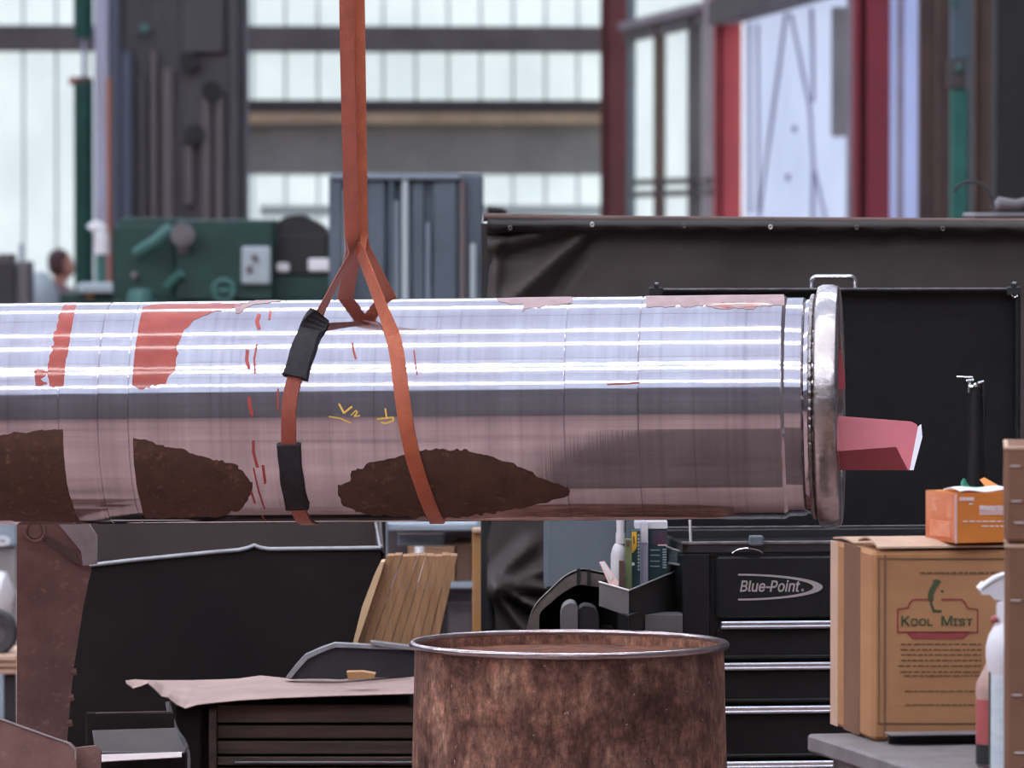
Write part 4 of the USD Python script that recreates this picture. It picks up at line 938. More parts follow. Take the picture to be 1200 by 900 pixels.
fwall = plate(lip + [(450, 650), (430, 700), (412, 760), (400, 1200), (52, 1200)], lambda x, y: W(x, y, HD) if y < 760 else W(x, y, HD) * np.array([1, 1, 0]) + np.array([0, 0, W(x, y, HD)[2] if y < 1190 else .0]), (0, .006, 0))
part(hp, "front_wall", fwall, "hopper_black")
part(hp, "back_wall", plate([(48, 560), (452, 560), (452, 1150), (48, 1150)], lambda x, y: W(x, y, 12.95) if y < 1100 else np.array([W(x, y, 12.95)[0], 12.95, 0.0]), (0, .006, 0)), "hopper_inside")
def sidew(px0, px1, ytop):
    a, b = W(px0, 642 if px0 > 200 else 671, HD), W(px1, ytop, 12.95)
    return trimesh.convex.convex_hull(np.array([p + d for p in (a, b, a * [1, 1, 0], b * [1, 1, 0]) for d in (np.zeros(3), np.array([.006, 0, 0]))]))
part(hp, "side_wall", sidew(446, 440, 560), "hopper_inside"); part(hp, "side_wall", sidew(48, 52, 600), "hopper_inside")
part(hp, "floor_plate", cbox((W(52, 700, HD)[0], HD, .0), (W(440, 700, HD)[0], 12.95, .006)), "hopper_black")
part(hp, "lip", [tube([W(x, y, HD - .004) for x, y in lip], .0042, 8), tube([W(446, 642, HD), W(440, 606, 12.9)], .0045, 8)], "pale_edge", label="bent lip with its highlight put in as pale colour")
# crate
CD = 11.55
cx0, cx1 = W(205, 850, CD)[0], W(560, 850, CD)[0]; zct = W(300, 824, CD)[2]
cr = thing("wooden_crate", "dark slatted wooden crate under a draped brown sheet, left of the drum", "crate", loc=((cx0 + cx1) / 2, CD, 0))
part(cr, "core", cbox((cx0 + .03, CD + .03, .002), (cx1 - .03, CD + .62, zct - .012), .004), "crate_gap")
part(cr, "post", cbox((W(245, 850, CD)[0], CD - .012, .0), (W(254, 850, CD)[0], CD + .05, zct - .008)), "crate_wood")
part(cr, "post", cbox((cx0, CD + .0, 0), (cx0 + .05, CD + .05, zct - .008)), "crate_gap")
part(cr, "post", cbox((cx1 - .05, CD, 0), (cx1, CD + .05, zct - .008)), "crate_wood")
z = zct - .020; k = 0
for y0, y1, dp in ((826, 847, 0), (850, 866, .008), (869, 884, .004), (887, 897, 0), (900, 922, .004), (926, 950, 0), (955, 985, 0), (990, 1030, 0)):
    part(cr, "slat", cbox((W(254, 850, CD)[0], CD + dp, W(300, y1, CD)[2]), (cx1 - .005, CD + .028, W(300, y0, CD)[2]), .002), "crate_wood")
part(cr, "metal_strip", cbox((W(275, 850, CD)[0], CD - .004, W(300, 894.5, CD)[2]), (cx1 - .01, CD + .0, W(300, 892, CD)[2]), .001), "pale_edge", label="thin pale strip across the slats")
part(cr, "corner_strap", tube(smoothpath([W(197, 822, CD - .02), W(200, 838, CD - .02), W(206, 855, CD - .02), W(216, 871, CD - .02), W(220, 890, CD - .02), W(220, 960, CD - .02)], 30), .0055, 8), "pale_edge", label="bent metal strap at the corner")
part(cr, "side_slat", [cbox((cx0, CD + .05, zct - .12 - i * .14), (cx0 + .012, CD + .62, zct - .02 - i * .14)) for i in range(5)], "crate_wood", kind="stuff")
# brown sheet draped over it
fe = np.array([(148, 800), (156, 806), (166, 803), (173, 800), (180, 806), (189, 815), (197, 817), (207, 825), (217, 829.5), (232, 825), (250, 823), (280, 820), (330, 817), (400, 814.5), (490, 812)], float)
be = np.array([(147, 797.5), (158, 796), (166, 796.5), (174, 797), (184, 797), (194, 797), (206, 797), (222, 797), (240, 796.5), (260, 796), (280, 795), (305, 791.5), (340, 795), (400, 796), (490, 788)], float)
def sheet(u, v):
    f = np.array([np.interp(u * 14, range(15), fe[:, k]) for k in (0, 1)]); b = np.array([np.interp(u * 14, range(15), be[:, k]) for k in (0, 1)])
    p = f * (1 - v) + b * v; w = .003 * math.sin(u * 23 + v * 3) * math.sin(math.pi * v)
    return W(p[0], p[1], 11.52 + .42 * v) + np.array([0, 0, w])
part_sheet = single("kraft_sheet", grid(sheet, 112, 16, (0, 0, -.003)), "kraft_sheet", "pinkish brown sheet with a curled torn left corner lying on the dark crate", "sheet", smooth=True)
# curved black panel on the crate
cpn = thing("arched_sheet", "blue-black sheet with a pale arched top edge on the brown sheet by the drum", "sheet metal", loc=tuple(W(420, 790, 11.9)))
arch = [(335, 794), (346, 780), (357, 768), (375, 760), (392, 754), (420, 755.5), (442, 757), (490, 759)]
part(cpn, "panel", plate(arch + [(490, 793), (340, 796)], lambda x, y: W(x, y, 11.86), (0, .03, 0)), "panel_blue_black")
part(cpn, "edge_strip", plate(arch + [(490, 762), (442, 760.5), (420, 759.5), (393, 758.5), (378, 764), (361, 772), (350, 784), (341, 795)], lambda x, y: W(x, y, 11.852), (0, .045, 0)), "pale_edge", label="pale arched edge strip")
part(cpn, "edge_strip", plate([(434, 752), (450, 754), (484, 758), (484, 762), (460, 759), (436, 755.5)], lambda x, y: W(x, y, 11.846), (0, .05, 0)), "pale_edge")
tb = single("wood_block", plate([(406, 788), (424, 787.5), (440, 790), (438, 795), (408, 796.5)], lambda x, y: W(x, y, 11.62), (0, .05, 0)), "tan_block", "small tan wood block lying before the curved panel", "wood block")
# leaning boards
ORD = ["leftmost", "second from the left", "third from the left", "fourth from the left", "middle one", "fourth from the right", "third from the right", "second from the right", "rightmost"]
for i in range(9):                                # fanned: each board's foot and head lie on the stack's two slanting sides
    t0, t1 = i / 9 + .004, (i + 1) / 9 - .004
    fx, hx_ = (lambda t: 410 + (511 - 410) * t), (lambda t: 453 + (536 - 453) * t)
    yt = 651.5 - .8 * (i % 3 == 1) + .5 * (i % 4 == 2)
    m_ = plate([(fx(t0), 763), (hx_(t0), yt), (hx_(t1), yt), (fx(t1), 763)], lambda x, y: W(x, y, 12.05 + .0015 * math.sin(i * 1.7) - .0006 * (763 - y) * 0), (0, .085 + .01 * (i % 2), 0))
    single("tan_board", m_, "board_tan", "thin tan board in the stack leaning by the hopper, " + ORD[i], "board", "tan boards leaning beside the hopper", smooth=False)
ed = single("board_strip", plate([(413, 756), (418, 756), (431, 718), (443, 682), (451, 658), (446, 659), (437, 678), (424, 712)], lambda x, y: W(x, y, 12.02), (0, .09, 0)), "board_edge", "pale outermost strip at the left of the leaning tan boards", "board")
st = thing("timber_rest", "dark timber rest under the leaning tan boards", "rest", loc=(W(470, 775, 12.1)[0], 12.0, 0))
part(st, "beam", cbox((W(405, 775, 12.1)[0], 12.19, 0), (W(560, 775, 12.1)[0], 12.30, W(470, 764, 12.2)[2])), "crate_gap")
part(st, "ledge", cbox((W(408, 775, 12.1)[0], 12.02, W(470, 772, 12.1)[2] - .03), (W(530, 775, 12.1)[0], 12.19, W(470, 764, 12.1)[2])), "crate_gap")
# rusty bracket plates at the lower left
KD = 10.95
rb = thing("rusty_bracket", "upright rusty reddish steel plate with a round boss, at the left edge under the pipe", "steel plate", loc=(W(60, 800, KD)[0], KD, 0))
outl = [(20, 560), (60, 575), (93, 640), (96, 652), (107, 668), (103, 682), (97, 712), (91, 750), (86, 782), (82, 820), (78, 868), (80, 890), (78, 1210), (20, 1210)]
part(rb, "plate", plate(outl, lambda x, y: W(x, y, KD), (0, .02, 0)), "rusty_plate")
part(rb, "side_facet", plate([(62, 590), (97, 604), (113, 628), (113, 661), (97, 663), (95, 646), (66, 611)], lambda x, y: W(x, y, KD - .004), (0, .03, 0)), "plate_facet", label="bent edge painted pale grey as lit")
part(rb, "boss", [tube([W(41 + 11 * math.cos(a), 623 + 11 * math.sin(a), KD - .006) for a in np.linspace(0, 2 * math.pi, 32, endpoint=False)], .0032, 8, closed=True), tube([W(41, 623, KD - .008), W(41, 623, KD)], .0125, 24)], "rusty_plate")
part(rb, "painted_boss_shadow", plate([(49, 634), (56, 628), (90, 650), (94, 664), (88, 660), (62, 640)], lambda x, y: W(x, y, KD - .003), (0, .003, 0)), "brown_steel")  # flat dark strip painted in as shadow beside the boss
for x, y in ((87, 788), (84, 818), (82, 848)):
    part(rb, "bolt", [tube([W(x - 8, y, KD + .004), W(x + 1, y, KD + .004)], .0045, 10), tube([W(x - 3, y, KD + .004), W(x + 2.5, y - 1, KD + .004)], .007, 6)], "rusty_plate")
rb2 = thing("rusty_plate", "low rusty reddish plate with a rounded corner at the bottom left corner", "steel plate", loc=(W(40, 880, 10.6)[0], 10.6, 0))
part(rb2, "plate", plate([(-40, 826), (0, 842), (30, 853), (66, 866), (82, 871), (89, 878), (90, 890), (90, 1250), (-40, 1250)], lambda x, y: W(x, y, 10.6), (0, .02, 0)), "rusty_plate")
part(rb2, "edge", tube([W(-38, 826.5, 10.598), W(0, 842.5, 10.598), W(40, 857, 10.598), W(80, 871, 10.598), W(88.5, 879, 10.598), W(88.5, 890, 10.598)], .0018, 6), "plate_facet")
part(rb2, "side_tab", plate([(86, 877), (112, 874), (118, 880), (118, 960), (86, 960)], lambda x, y: W(x, y, 10.64), (0, .02, 0)), "rusty_plate")
# low shelf
sh = thing("low_shelf", "low grey metal step with a pale front edge between the rusty bracket and the crate", "shelf", loc=(W(165, 890, 11.6)[0], 11.3, 0))
za_, zb2 = W(160, 882, 11.3)[2], W(160, 857, 11.3)[2]
part(sh, "top", cbox((W(108, 880, 11.3)[0], 11.3, za_ - .004), (W(216, 880, 11.3)[0], 11.46, za_), .001), "shelf_grey")
part(sh, "front_edge", plate([(118, 884), (213, 881), (213, 887), (118, 892.5)], lambda x, y: W(x, y, 11.298 - .006 * (y - 881)), (0, .004, -.002)), "shelf_edge", label="pale front edge")
part(sh, "riser", plate([(108, 856), (206, 853), (216, 876), (216, 884), (112, 886)], lambda x, y: W(x, y, 11.40 - .003 * (y - 856)), (0, .004, 0)), "shelf_grey")
part(sh, "back_strip", tube([W(112, 836, 11.45), W(196, 834, 11.45)], .0018, 6), "brown_steel")
part(sh, "leg", [cbox((W(x, 880, 11.3)[0] - .015, 11.34, 0), (W(x, 880, 11.3)[0] + .015, 11.37, za_ - .003)) for x in (116, 208)], "crate_gap")
part(sh, "back_panel", cbox((W(100, 880, 11.47)[0], 11.47, 0), (W(204, 880, 11.47)[0], 11.48, W(160, 834.5, 11.47)[2])), "crate_gap")

# ================================================================== CLUTTER seen under the pipe, further back
mat("orange_post", (.42, .21, .06), (.40, .22, .13), 3, .6, stretch=(1, 1, 2))
mat("tan_blur", (.50, .30, .17), (.36, .21, .12), 3, .7)
mat("shelf_blue", (.30, .36, .42), (.22, .27, .32), 5, .5)
mat("white_matte", (.86, .86, .88), None, rough=.6)
mat("dark_brown_box", (.15, .085, .06), None, rough=.8)
mat("tire_black", (.06, .055, .062), (.045, .042, .048), 20, .8)
op = thing("marking_post", "orange-brown square post beside the edge of the dark screen", "post", loc=(W(560, 700, 13.6)[0], 13.6, 0))
part(op, "post", pbox(553.5, 622, 568, 1165, 13.6, .03), "orange_post")
part(op, "cap", pbox(553, 619, 568.5, 625, 13.59, .045), "cardboard_pale")
sf = thing("storage_shelf", "blue-grey storage shelf of cartons seen between the hopper and the dark screen", "shelf", loc=(W(510, 700, 15)[0], 15, 0))
part(sf, "top_board", pbox(448, 614, 566, 622, 15, .5), "shelf_blue"); part(sf, "mid_board", pbox(448, 683, 566, 690, 15, .5), "shelf_blue")
part(sf, "low_board", pbox(448, 780, 566, 788, 15, .5), "shelf_blue"); part(sf, "back_board", pbox(448, 560, 566, 900, 15.5, .01), "girt_dark")
for px in (449, 563): part(sf, "upright", cbox((W(px, 0, 15)[0] - .01, 14.99, 0), (W(px, 0, 15)[0] + .01, 15.01, W(px, 560, 15)[2])), "shelf_blue")
def simple_box(name, label, cat, x0, y0, x1, y1, D, dep, m, lidm=None):
    t = thing(name, label, cat, loc=tuple(W((x0 + x1) / 2, y1, D)))
    part(t, "carton", pbox(x0, y0, x1, y1, D, dep), m)
    if lidm: part(t, "top_flap", pbox(x0 - .4, y0, x1 + .4, y0 + 2.2, D - .002, dep + .004), lidm)
    return t
simple_box("storage_carton", "tan carton on the blue-grey shelf behind the leaning boards", "carton", 478, 640, 533, 683, 15.05, .3, "tan_blur", "cardboard_pale")
simple_box("storage_carton", "dark brown carton on the blue-grey shelf beside the orange-brown post", "carton", 534, 637, 553, 683, 15.06, .3, "dark_brown_box", "cardboard_dark")
simple_box("storage_carton", "pale blue flat carton lying above the tan carton on the blue-grey shelf", "carton", 466, 623.5, 520, 639.5, 15.08, .3, "shelf_blue", "white_matte")
simple_box("storage_carton", "grey carton on the middle board of the blue-grey shelf", "carton", 525, 705, 553, 780, 15.1, .3, "girt_dark", "grey_sheet")
wt = thing("white_jar", "small white jar standing among the cartons behind the tan boards", "jar", loc=tuple(W(491, 652, 14.95)))
zj = W(491, 683, 14.98)[2]
part(wt, "jar", lathe([(0, zj), (.013, zj), (.014, zj + .01), (.014, W(491, 648, 14.98)[2]), (0, W(491, 648, 14.98)[2])], 24, center=(W(491, 0, 14.98)[0], 15.0, 0)), "white_matte")
part(wt, "cap", lathe([(0, W(491, 648, 14.98)[2]), (.012, W(491, 648, 14.98)[2]), (.012, W(491, 641, 14.98)[2]), (0, W(491, 641, 14.98)[2])], 24, center=(W(491, 0, 14.98)[0], 15.0, 0)), "white_matte")
# far left edge strip
tk = thing("white_tank", "rounded white tank at the far left edge beyond the rusty bracket", "tank", loc=(W(-10, 720, 19)[0], 19, 0))
part(tk, "tank", tube([W(-60, 720, 19.3), W(-30, 716, 19.3), W(-4, 720, 19.3), W(6, 724, 19.3)], [.13, .14, .14, .09], 28), "white_matte")
part(tk, "saddle", pbox(-60, 765, 4, 915, 19.2, .2), "shelf_blue")
ti = thing("worn_wheel", "dark grey rubber wheel lying at the left edge beyond the rusty bracket", "wheel", loc=tuple(W(-6, 760, 16)))
part(ti, "tread", lathe([(.03, -.03), (.055, -.035), (.063, -.012), (.063, .012), (.055, .035), (.03, .03), (.03, -.03)], 40, center=W(-6, 741, 16)).apply_transform(trimesh.transformations.rotation_matrix(math.pi / 2, [1, 0, 0], W(-6, 741, 16))), "tire_black")
part(ti, "hub", tube([W(-6, 741, 15.98), W(-6, 741, 16.03)], .03, 20), "girt_dark")
tbm = thing("timber_table", "rough timber table with a dark post at the far left edge", "table", loc=(W(0, 780, 16)[0], 16, 0))
for i, (a, b) in enumerate(((768, 775), (776, 782), (783, 790))): part(tbm, "plank", pbox(-80, a, 20, b, 15.9 + .01 * i, .35), "cardboard_pale")
part(tbm, "leg", pbox(5, 790.5, 18, 1000, 15.95, .04), "soot_black"); part(tbm, "leg", pbox(-75, 790.5, -62, 1000, 15.95, .04), "soot_black")
sk = thing("blue_cart", "pale blue machine panel at the left edge above the white tank", "machine", loc=(W(-10, 640, 20)[0], 20, 0))
part(sk, "panel", pbox(-60, 590, 19, 640, 20.5, .2), "shelf_blue"); part(sk, "lower_panel", pbox(-60, 641, 19, 690, 20.52, .2), "grey_sheet")
part(sk, "ring", tube([W(3 + 7 * math.cos(a), 634 + 4 * math.sin(a), 20.48) for a in np.linspace(0, 2 * math.pi, 20, endpoint=False)], .005, 6, closed=True), "white_matte")
part(sk, "frame", pbox(-58, 691, 17, 780, 20.55, .1), "grey_sheet")

# ================================================================== BACKGROUND MACHINES
mat("machine_green", (.014, .058, .049), (.010, .040, .035), 5, .45)
mat("machine_green_light", (.07, .19, .17), None, rough=.4)
mat("pipe_green", (.010, .075, .060), (.008, .055, .045), 3, .4)
mat("column_grey", (.085, .078, .088), (.065, .060, .070), 3, .6, stretch=(3, 3, .3))
mat("column_blue", (.085, .10, .14), None, rough=.55)
mat("column_mauve", (.135, .115, .12), None, rough=.55)
mat("motor_grey", (.16, .15, .165), None, rough=.5)
mat("panel_white", (.42, .50, .54), None, rough=.4)
mat("cabinet_slate", (.10, .13, .165), (.075, .10, .13), 3, .5)
mat("cabinet_pale", (.20, .25, .30), None, rough=.45)
mat("lavender_post", (.42, .43, .58), (.36, .36, .46), 2, .5)
mat("orange_edge", (.40, .17, .12), None, rough=.6)
mat("teal_paint", (.05, .24, .19), (.035, .18, .15), 8, .4)
mat("teal_grey", (.12, .18, .22), None, rough=.45)
mat("mauve_shirt", (.22, .14, .17), (.18, .11, .14), 12, .8)
mat("dark_vest", (.045, .032, .045), None, rough=.8)
mat("hair_dark", (.06, .032, .035), (.09, .04, .04), 40, .6)
mat("skin_warm", (.45, .22, .16), None, rough=.5)
mat("trousers_dark", (.03, .03, .045), None, rough=.8)
def B(t, name, x0, y0, x1, y1, D, dep, m, **k): return part(t, name, pbox(x0, y0, x1, y1, D, dep, .008), m, **k)
def floor_y(D): return 223 + 1.73 * F / D - .3
# tall ribbed machine column
TD = 35.0
tcn = thing("machine_column", "tall dark grey ribbed machine column rising behind the green machine", "machine column", loc=(W(200, 300, TD)[0], TD, 0))
B(tcn, "body", 118, -260, 285, floor_y(TD), TD + .06, .7, "column_grey")
for x0, x1, y0, y1, m in ((129, 140, -260, 330, "column_blue"), (142, 155, 60, 330, "column_blue"), (164, 172, 90, 330, "column_grey"), (176, 184, 60, 330, "column_mauve"), (190, 203, 80, 330, "column_mauve"), (216, 226, 170, 240, "column_mauve"), (236, 247, 110, 330, "column_mauve"), (252, 262, 110, 330, "column_mauve"), (268, 280, -260, 330, "column_grey"), (212, 262, -260, 62, "column_grey")):
    B(tcn, "rib", x0, y0, x1, y1, TD, .06, m)
for x, y, r in ((222, 73, .055), (248, 107, .06), (228, 158, .06)):
    part(tcn, "dark_knob", tube([W(x, y, TD - .03), W(x, y, TD + .07)], r, 16), "soot_black")
part(tcn, "pale_disc", tube([W(169, 33, TD - .05), W(169, 33, TD + .06)], .028, 16), "machine_green_light", label="small pale green disc")  # plain pale green disc set on the column
# green pipe and lavender post
gp = thing("green_pipe", "dark green vertical pipe at the left in front of the white daylight wall", "pipe", loc=(W(97, 300, 40)[0], 40, 0))
px97 = W(98.5, 300, 40)[0]; rr = 11.5 * 40 / F
part(gp, "lower_pipe", tube([(px97, 40, 0), (px97, 40, zpx(97, 40))], rr, 24), "pipe_green")
part(gp, "cap", lathe([(0, zpx(97, 40)), (rr * 1.02, zpx(97, 40)), (rr * .9, zpx(91, 40)), (0, zpx(89, 40))], 24, center=(px97, 40, 0)), "brown_steel")
part(gp, "core_rod", tube([(px97, 40, zpx(92, 40)), (px97, 40, zpx(40, 40))], .014, 12), "lavender_post")
part(gp, "upper_pipe", tube([(px97, 40, zpx(45, 40)), (px97, 40, H)], rr, 24), "pipe_green")
part(gp, "clamp", tube([(px97 - rr - .03, 39.98, zpx(96, 40)), (px97 - rr + .02, 39.98, zpx(94, 40))], .028, 10), "orange_edge", label="orange clamp end")
lp = thing("lavender_post", "pale lavender post with an orange-brown edge beside the dark ribbed column", "post", loc=(W(118, 300, 34)[0], 34, 0))
B(lp, "post", 112, -260, 126, floor_y(34), 34.3, .12, "lavender_post"); B(lp, "edge_strip", 125.5, 90, 130, floor_y(34), 34.25, .1, "orange_edge", label="orange-brown edge strip")
vl = thing("white_valve", "white bent plastic fitting hanging at the foot of the lavender post", "fitting", loc=tuple(W(115, 290, 33)))
part(vl, "elbow", tube(smoothpath([W(107, 270, 33), W(113, 266, 33), W(119, 270, 33), W(119, 298, 33)], 20), [.035] * 10 + [.045] * 10, 16), "white_matte")
part(vl, "lower_tube", tube([W(118, 298, 33), W(118, 330, 33), W(118, floor_y(33), 33)], .03, 14), "machine_green_light")
# green machine (lathe headstock)
GMD = 28.0
gm = thing("green_machine", "dark green machine tool with a pale switch panel, behind the pipe at the left", "machine tool", loc=(W(240, 330, GMD)[0], GMD, 0))
B(gm, "base", 132, 352, 392, floor_y(GMD), GMD + .02, .8, "machine_green")
B(gm, "headstock", 206, 258, 320, 352, GMD, .8, "machine_green"); B(gm, "gearbox", 132, 264, 206, 352, GMD + .10, .6, "machine_green")
B(gm, "top_cover", 140, 256, 210, 270, GMD + .15, .5, "machine_green"); B(gm, "side_box", 290, 264, 322, 288, GMD + .05, .5, "machine_green_light")
B(gm, "apron", 320, 285, 392, 352, GMD + .12, .6, "machine_green")
B(gm, "dark_guard", 316, 275, 384, 322, GMD + .10, .4, "soot_black")
part(gm, "guard_hood", plate(smoothpath([(316, 277, 0), (324, 262, 0), (335, 254, 0), (350, 252, 0), (366, 258, 0), (384, 272, 0), (386, 280, 0)], 30)[:, :2].tolist() + [(386, 290), (316, 290)], lambda x, y: W(x, y, GMD + .11), (0, .35, 0)), "soot_black")
part(gm, "lever", tube([W(160, 296, GMD), W(182, 282, GMD - .08), W(200, 266, GMD - .08)], .024, 12), "machine_green_light", label="pale green lever")
part(gm, "motor", [tube([W(214, 275, GMD - .14), W(214, 275, GMD + .05)], .056, 24), tube([W(214, 275, GMD - .16), W(214, 275, GMD - .13)], .030, 20)], "motor_grey")
B(gm, "cover_lug", 207, 288, 222, 298, GMD - .03, .1, "motor_grey")
B(gm, "switch_panel", 283, 289, 317, 333, GMD - .06, .07, "panel_white", label="pale switch panel")
for x, y in ((298, 302), (292, 315)): part(gm, "switch", tube([W(x, y, GMD - .09), W(x, y, GMD - .05)], .014, 12), "brown_steel")
for x0, x1, y0, y1 in ((324, 339, 308, 319), (361, 386, 303, 318)): B(gm, "label_plate", x0, y0, x1, y1, GMD + .08, .03, "white_matte")
part(gm, "handwheel", [tube([W(262 + 12 * math.cos(a), 340 + 12 * math.sin(a), GMD - .07) for a in np.linspace(0, 2 * math.pi, 24, endpoint=False)], .010, 8, closed=True), tube([W(262, 340, GMD - .08), W(262, 340, GMD)], .014, 12), tube([W(250, 340, GMD - .07), W(274, 340, GMD - .07)], .007, 8)], "machine_green_light")
part(gm, "knob", trimesh.creation.icosphere(2, .02).apply_translation(W(158, 323, GMD + .07)), "motor_grey")
part(gm, "tail_lever", tube([W(196, 336, GMD + .02), W(212, 320, GMD - .05)], .02, 10), "machine_green_light")
part(gm, "drum_cover", lathe([(0, .0), (.05, 0), (.062, -.03), (.064, -.16), (0, -.16)], 28, center=(W(165, 341, GMD - .2)[0], GMD - .2, W(165, 339, GMD - .2)[2])), "machine_green_light", label="pale round cover")
B(gm, "drum_stand", 150, 365, 180, floor_y(GMD - .3), GMD - .28, .18, "machine_green")
# bed of the machine going left, in front of the person
bd = thing("machine_bed", "green and pale machine bed before the seated person at the left", "machine", loc=(W(110, 345, 30)[0], 30, 0))
B(bd, "pale_cover", 90, 332, 134, 343, 29.9, .3, "panel_white"); B(bd, "bed", 70, 344, 150, floor_y(30), 30.0, .4, "machine_green"); B(bd, "yellow_tag", 100, 344, 110, 350, 29.97, .03, "tan_block", label="yellow tag")
# dark machine at the far left
dm = thing("dark_machine", "dark grey machine shape at the left edge behind the pipe", "machine", loc=(W(5, 330, 33)[0], 33, 0))
B(dm, "body", -30, 308, 18, floor_y(33), 33, .5, "tire_black"); B(dm, "upper_box", -4, 298, 14, 309, 33.1, .3, "girt_dark"); B(dm, "grey_box", 16, 307, 33, floor_y(33), 33.05, .4, "motor_grey"); B(dm, "glass_tube", 22, 285, 28, 307, 33.2, .05, "panel_white")
wc = thing("white_sack", "pale rounded sack between the dark machine and the seated person", "sack", loc=(W(46, 340, 34)[0], 34, 0))
part(wc, "sack", lathe([(0, 0), (.11, 0), (.13, .2), (.12, zpx(350, 34)), (.085, zpx(332, 34)), (.04, zpx(320, 34)), (.0, zpx(318, 34))], 28, center=(W(46, 0, 34)[0], 34, 0)), "panel_white")
# slate cabinets
CD2 = 22.0
sc = thing("slate_cabinet", "row of slate-blue sheet-metal cabinet panels standing behind the slings", "cabinet", loc=(W(475, 300, CD2)[0], CD2, 0))
B(sc, "carcass", 386, 205, 566, floor_y(CD2), CD2 + .05, .4, "cabinet_slate")
for x0, x1, y0, m in ((387, 402, 211, "cabinet_slate"), (401, 405, 222, "white_matte"), (405, 413, 211, "cabinet_pale"), (430, 452, 211, "cabinet_slate"), (456, 462, 211, "cabinet_slate"), (462, 468, 235, "cabinet_pale"), (471, 479, 207, "panel_white"), (482, 498, 211, "cabinet_slate"), (499, 505, 260, "cabinet_pale"), (508, 536, 211, "cabinet_slate"), (538, 546, 211, "column_mauve"), (551, 558, 285, "panel_white")):
    B(sc, "panel", x0, y0, x1, floor_y(CD2), CD2 + .02 * ((x0 * 7) % 3) * .5, .05, m)
B(sc, "top_rail", 386, 204, 540, 211, CD2 - .01, .4, "cabinet_pale")
cp2 = thing("cable_coil", "small dark coil of hose at the right of the slate panels by the screen corner", "hose", loc=tuple(W(576, 290, 20)))
part(cp2, "coil", [tube([W(571, 245 + 8 * i, 19.8), W(582, 246 + 8 * i, 19.8), W(590, 249 + 8 * i, 19.9)], .012, 8) for i in range(2)], "soot_black")
part(cp2, "hanger", tube([W(578, 244, 19.82), W(578, floor_y(19.9), 19.82)], .012, 8), "soot_black")
# plastic sheet in the doorway of the right wall
pd = thing("plastic_curtain", "pale blue translucent plastic curtain with painted dark fold lines between two red columns", "curtain", loc=(W(935, 300, 44)[0], 44, 0))
def psheet(u, v):
    px = 871 + 129 * u; D = Dw(px) - .22
    return np.array([W(px, 223, D)[0], D + .05 * math.sin(u * 23), 0.0 + (4.2 - .0) * (1 - v)])
part(pd, "sheet", grid(psheet, 60, 6, (.0, .01, 0)), "wall_sheet_blue", smooth=True)
def fold_line(pts, r=.014): return tube([W(x, y, Dw(x) - .30) for x, y in pts], r, 8)  # dark tubes put in for the shade lines of the folds
mat("curtain_violet", (.26, .24, .36), None, rough=.6)
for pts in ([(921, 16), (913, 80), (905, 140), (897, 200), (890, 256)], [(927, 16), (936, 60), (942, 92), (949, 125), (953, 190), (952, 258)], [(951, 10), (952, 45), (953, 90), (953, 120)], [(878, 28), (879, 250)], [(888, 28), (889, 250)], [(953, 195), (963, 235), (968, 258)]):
    part(pd, "fold_line", fold_line(pts), "curtain_violet")
for x, y in ((932, 151), (924, 208)): part(pd, "patch", tube([W(x, y, Dw(x) - .32), W(x, y, Dw(x) - .29)], .028, 14), "curtain_violet")
part(pd, "grey_panel", post(974, 992, Dw(992) - .3, zpx(160, 42), zpx(8, 42), .02), "grey_sheet")
part(pd, "side_strip", post(992, 999, Dw(999) - .25, 0, 4.2, .02), "mauve_steel")
# teal pipe, brown post and dark cabinet at the right
tl = thing("teal_pipe", "teal green vertical duct at the upper right beside the brown post", "duct", loc=(W(1126, 200, 36)[0], 36, 0))
B(tl, "upper_duct", 1115, -260, 1139, 70, 36, .12, "teal_grey"); B(tl, "collar", 1112, 70, 1132, 104, 35.98, .14, "girt_dark"); B(tl, "lower_duct", 1114, 104, 1134, floor_y(36), 36, .12, "teal_paint"); B(tl, "side_strip", 1135, 70, 1141, floor_y(36), 36.02, .12, "teal_grey")
part(tl, "pale_bead", trimesh.creation.icosphere(2, .028).apply_translation(W(1125, 80, 35.9)), "machine_green_light", label="pale green bead put in as a highlight"); part(tl, "pale_bead", trimesh.creation.icosphere(2, .022).apply_translation(W(1117, 3, 35.9)), "machine_green_light")  # the larger bead paints the highlight above the green duct
bpst = thing("brown_post", "dark brown rusty post between the teal duct and the black cabinet", "post", loc=(W(1153, 200, 35)[0], 35, 0))
B(bpst, "post", 1141, -260, 1166, floor_y(35), 35, .2, "brown_steel"); B(bpst, "flange", 1141, -260, 1146, floor_y(35), 34.96, .04, "brown_steel")
bk = thing("black_cabinet", "tall black cabinet filling the upper right corner", "cabinet", loc=(W(1200, 200, 32)[0], 32, 0))
B(bk, "carcass", 1166, -260, 1330, floor_y(30.5), 30.52, .3, "soot_black"); B(bk, "door", 1168, -255, 1245, floor_y(30.5) - 30, 30.5, .02, "soot_black"); B(bk, "door", 1246, -255, 1328, floor_y(30.5) - 30, 30.5, .02, "soot_black")
gr = thing("grey_vise", "small grey machine head with a looped hose above the right end of the screen", "machine", loc=(W(1170, 250, 16)[0], 16, 0))
B(gr, "table", 1140, 250, 1260, 256, 16, .4, "motor_grey"); B(gr, "stand", 1150, 257, 1250, floor_y(16), 16.05, .3, "girt_dark")
part(gr, "body", tube([W(1165, 246, 15.98), W(1172, 238, 15.98), W(1190, 240, 15.98), W(1204, 236, 15.98)], [.012, .018, .014, .012], 12), "motor_grey")
part(gr, "hose", tube(smoothpath([W(1118, 226, 15.97), W(1124, 217, 15.97), W(1136, 213, 15.97), W(1150, 216, 15.97), W(1160, 226, 15.97), W(1164, 246, 15.97)], 30), .004, 8), "tire_black")

